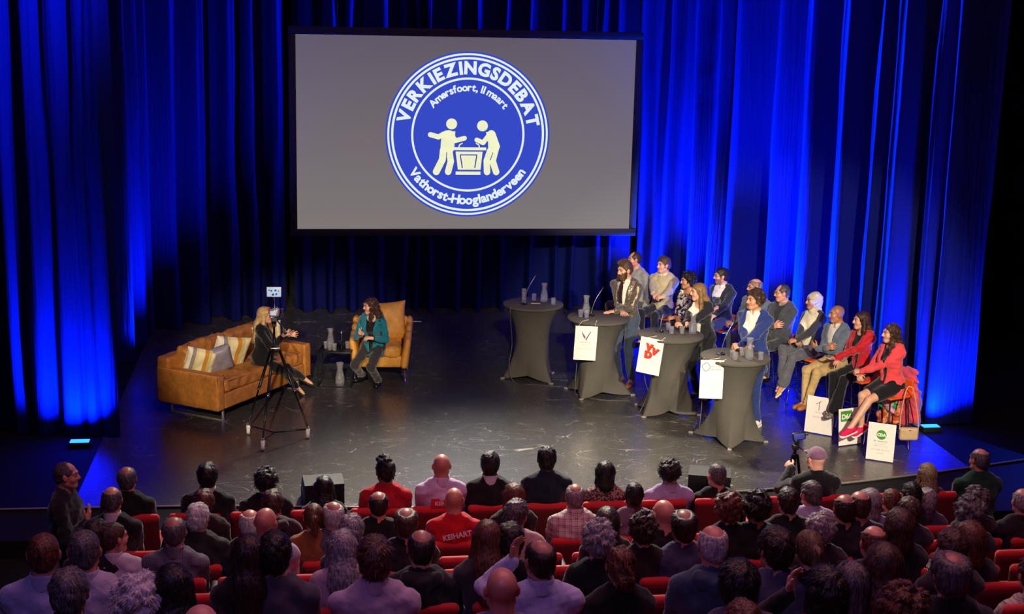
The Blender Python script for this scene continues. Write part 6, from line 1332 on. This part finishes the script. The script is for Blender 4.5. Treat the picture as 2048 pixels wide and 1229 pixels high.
# the last two rows in view
A('big-headed man with dark brown hair and a lilac shirt', 750, 1118, 6, 'm', 'short', 'brown', 'pale', '#a694a8', 'c', fat=1.25, hs=1.12, seed=12)
A('balding man in a pale blue shirt with a hand at his cheek', 1079, 1120, 6, 'm', 'crown', 'dark', 'rosy', '#a9a8cc', 'c', fat=1.15, pose='cheek', yaw=.3, seed=13, shave=.2)
A('woman with reddish hair in a low curled bun and black top', 1240, 1130, 6, 'f', 'lowbun', 'auburn', 'pale', '#110e12', fat=1.05)
A('broad man with thick dark hair in a grey-blue T-shirt', 1549, 1098, 6, 'm', 'short', 'dark', 'pale', '#4c4c62', fat=1.25, hs=1.1, yaw=.3, seed=14)
A('brown-haired man with receding temples at the bottom, sofa side', 139, 1185, 7, 'm', 'short', 'dgrey', 'pale', '#55566a', 'jc', hs=1.02, seed=15)
A('white fluffy-haired woman at the bottom beside the brown-haired man', 282, 1212, 7, 'f', 'fluffy', 'white', 'pale', '#8a7a8c', hs=1.22, seed=9)
A('woman with long black hair behind the fluffy white hair', 347, 1172, 7, 'f', 'long', 'black', 'pale', '#0f0b10', seed=7)
A('smooth bald man at the bottom centre', 1003, 1180, 7, 'm', None, 'grey', 'rosy', '#6a6478', shave=.15)
A('round head of smooth black hair at the bottom', 1476, 1172, 7, 'm', 'short', 'black', 'tan', '#4a3f58', hs=1.16, seed=16)
A('large dark-haired man at the bottom with a hand near his ear', 1652, 1188, 7, 'm', 'short', 'black', 'pale', '#141218', hs=1.24, seed=17, fat=1.2, pose='cheek')
A('person with soft grey-lilac hair and shawl behind the large dark-haired man', 1700, 1165, 7, 'f', 'bob', 'dgrey', 'pale', '#6c5c72', seed=8)
A('woman with long light brown hair, third large head from the bottom corner', 1764, 1130, 7, 'f', 'longback', 'brown', 'pale', '#2a1a20', hs=1.08, seed=6)
A('big grey-haired balding man in black near the bottom corner', 1899, 1148, 7, 'm', 'crown', 'dgrey', 'rosy', '#0e0d12', fat=1.2, hs=1.18, shave=.25, seed=18)
A('person in a cream striped knit at the very corner, face out of the picture', 2064, 1150, 6, 'f', 'short', 'brown', 'pale', 'stripes', fat=1.15)
ROWY.append(5.6); ROWT.append(2.38); ROWZ.append(1.58)
A('curly auburn crown cut by the bottom edge beside the big grey head', 1802, 1222, 8, 'f', 'fluffy', 'auburn', 'pale', '#1e1418', hs=1.02, seed=10)
A('auburn-haired head just showing above the bottom edge', 1484, 1250, 8, 'f', 'short', 'auburn', 'pale', '#2a1c20', seed=19)
A('pale bald head just showing above the bottom edge, sofa side', 402, 1262, 8, 'm', None, 'grey', 'rosy', '#8a7c90', shave=.05)
# the man standing in the aisle
ud = proto('m', 1.25, 0., 0., 0., .0, 'stand'); w = at_y(134, 951, 12.6); k = ud['k']; rz = radians(-92); H = Vector(k['H']); root = w-Matrix.Rotation(rz, 3, 'Z')@H; dz = root.z+.22
e = empty('person', root, rz, 'bearded man in dark clothes standing in the aisle, a hand on his chest', 'person'); link('body', ud['body'], skin(*AUDS['rosy']), e); link('hair', hair_mesh('thin', 21), hair_mat('aud_hair_dgrey', *HAIRC['dgrey']), e, M=ud['M']); link('jacket', ud['top'][0], cloth('aud_ink', '#14121c'), e); link('trousers', ud['top'][1], cloth('aud_trousers', '#14141a'), e)
for sd in (-1, 1): eye_obj(e, ud['M']@Matrix.Translation((sd*.031, .0775, .004)))
# tripod of the photographer
ty = 13.55; c = at_y(1590, 905, ty); zf = -.3; tp = empty('phone_tripod', (c.x, ty, zf), 0, 'black tripod holding a phone before the photographer in the cap', 'tripod')
tz = c.z-zf
for dx, dy in ((-.20, -.12), (.20, -.06), (.02, .24)): link('leg', merge(tube([(dx*.12, dy*.12, tz-.02), (dx*.55, dy*.55, tz*.5)], .016, 8), tube([(dx*.53, dy*.53, tz*.52), (dx*1.6, dy*1.3, .0)], .012, 8)), M_blk, tp)
for dx, dy in ((-.20, -.12), (.20, -.06), (.02, .24)): link('spreader_arm', tube([(0, 0, tz*.42), (dx*.75, dy*.72, tz*.50)], .008, 6), M_blk, tp)
link('centre_column', tube([(0, 0, tz*.38), (0, 0, tz+.06)], .017, 8), M_blk, tp); link('tripod_head', merge(rbox((.07, .07, .06), (0, 0, tz+.06), None, .012), rbox((.05, .05, .05), (.01, 0, tz+.115), None, .01)), M_blk, tp)
ph = link('pan_handle', tube([(.02, -.02, tz+.07), (.16, -.10, tz-.03)], .006, 6), M_blk, tp); link('handle_grip', tube([(.12, -.08, tz), (.17, -.105, tz-.035)], .013, 8), M_blk, ph)
fh = link('phone_holder', rbox((.14, .03, .085), (.03, 0, tz+.175), Euler((0, radians(-8), 0)).to_matrix(), .008), M_blk, tp); link('phone_screen', rbox((.115, .004, .062), (.03, -.018, tz+.175), Euler((0, radians(-8), 0)).to_matrix(), .002), _glow('phone', '#1a2fa0', .8), fh); link('clamp_screw', tube([(.10, 0, tz+.185), (.13, 0, tz+.19)], .008, 8), M_blk, fh)
def empty_label(x, us, nth):
    nb = sorted([u for u in us if abs(u[0]-x) < .95], key=lambda u: abs(u[0]-x))
    if not nb: return 'empty red theatre seat in the %s row from the stage, away from anyone' % nth
    return 'empty red seat on the %s side of the %s' % ('panel' if x > nb[0][0] else 'sofa', ' '.join(nb[0][1].split()[:6]))
# the seats, each row shifted so that people sit in the middle of theirs
for k_ in range(9):
    us = USED.get(k_, []); xs = [u[0] for u in us] or [2.2]; best = min([i*.02 for i in range(28)], key=lambda o: sum(abs(((x-o+.28) % .56)-.28) for x in xs))
    x0, x1 = ((-1.95, 6.75), (-1.9, 6.75), (-1.8, 6.6), (-1.75, 6.4), (-1.75, 6.0), (-1.75, 5.6), (-1.5, 5.0), (-1.4, 4.6), (-.4, 4.2))[k_]
    x = best-.56*10; nth = ('first', 'second', 'third', 'fourth', 'fifth', 'sixth', 'seventh', 'eighth', 'ninth')[k_]
    while x < x1:
        if x > x0:
            own = sorted([u for u in us if abs(u[0]-x) < .29], key=lambda u: abs(u[0]-x)); w_ = own[0][1].split()[:10] if own else []
            while w_ and w_[-1] in ('a', 'an', 'the', 'of', 'in', 'at', 'on', 'and', 'with', 'to', 'by', 'its', 'his', 'below', 'beside', 'behind', 'between', 'before', 'left', 'grey', 'black', 'pale', 'white', 'dark', 'thin', 'first', 'another', 'just', 'half', 'panel', 'bottom', 'bald', 'hand'): w_ = w_[:-1]
            seat_at(x, ROWY[k_], ROWZ[k_], 'red theatre seat under the '+' '.join(w_) if own else empty_label(x, us, nth), 'seats of the %s row' % nth)
        x += .56
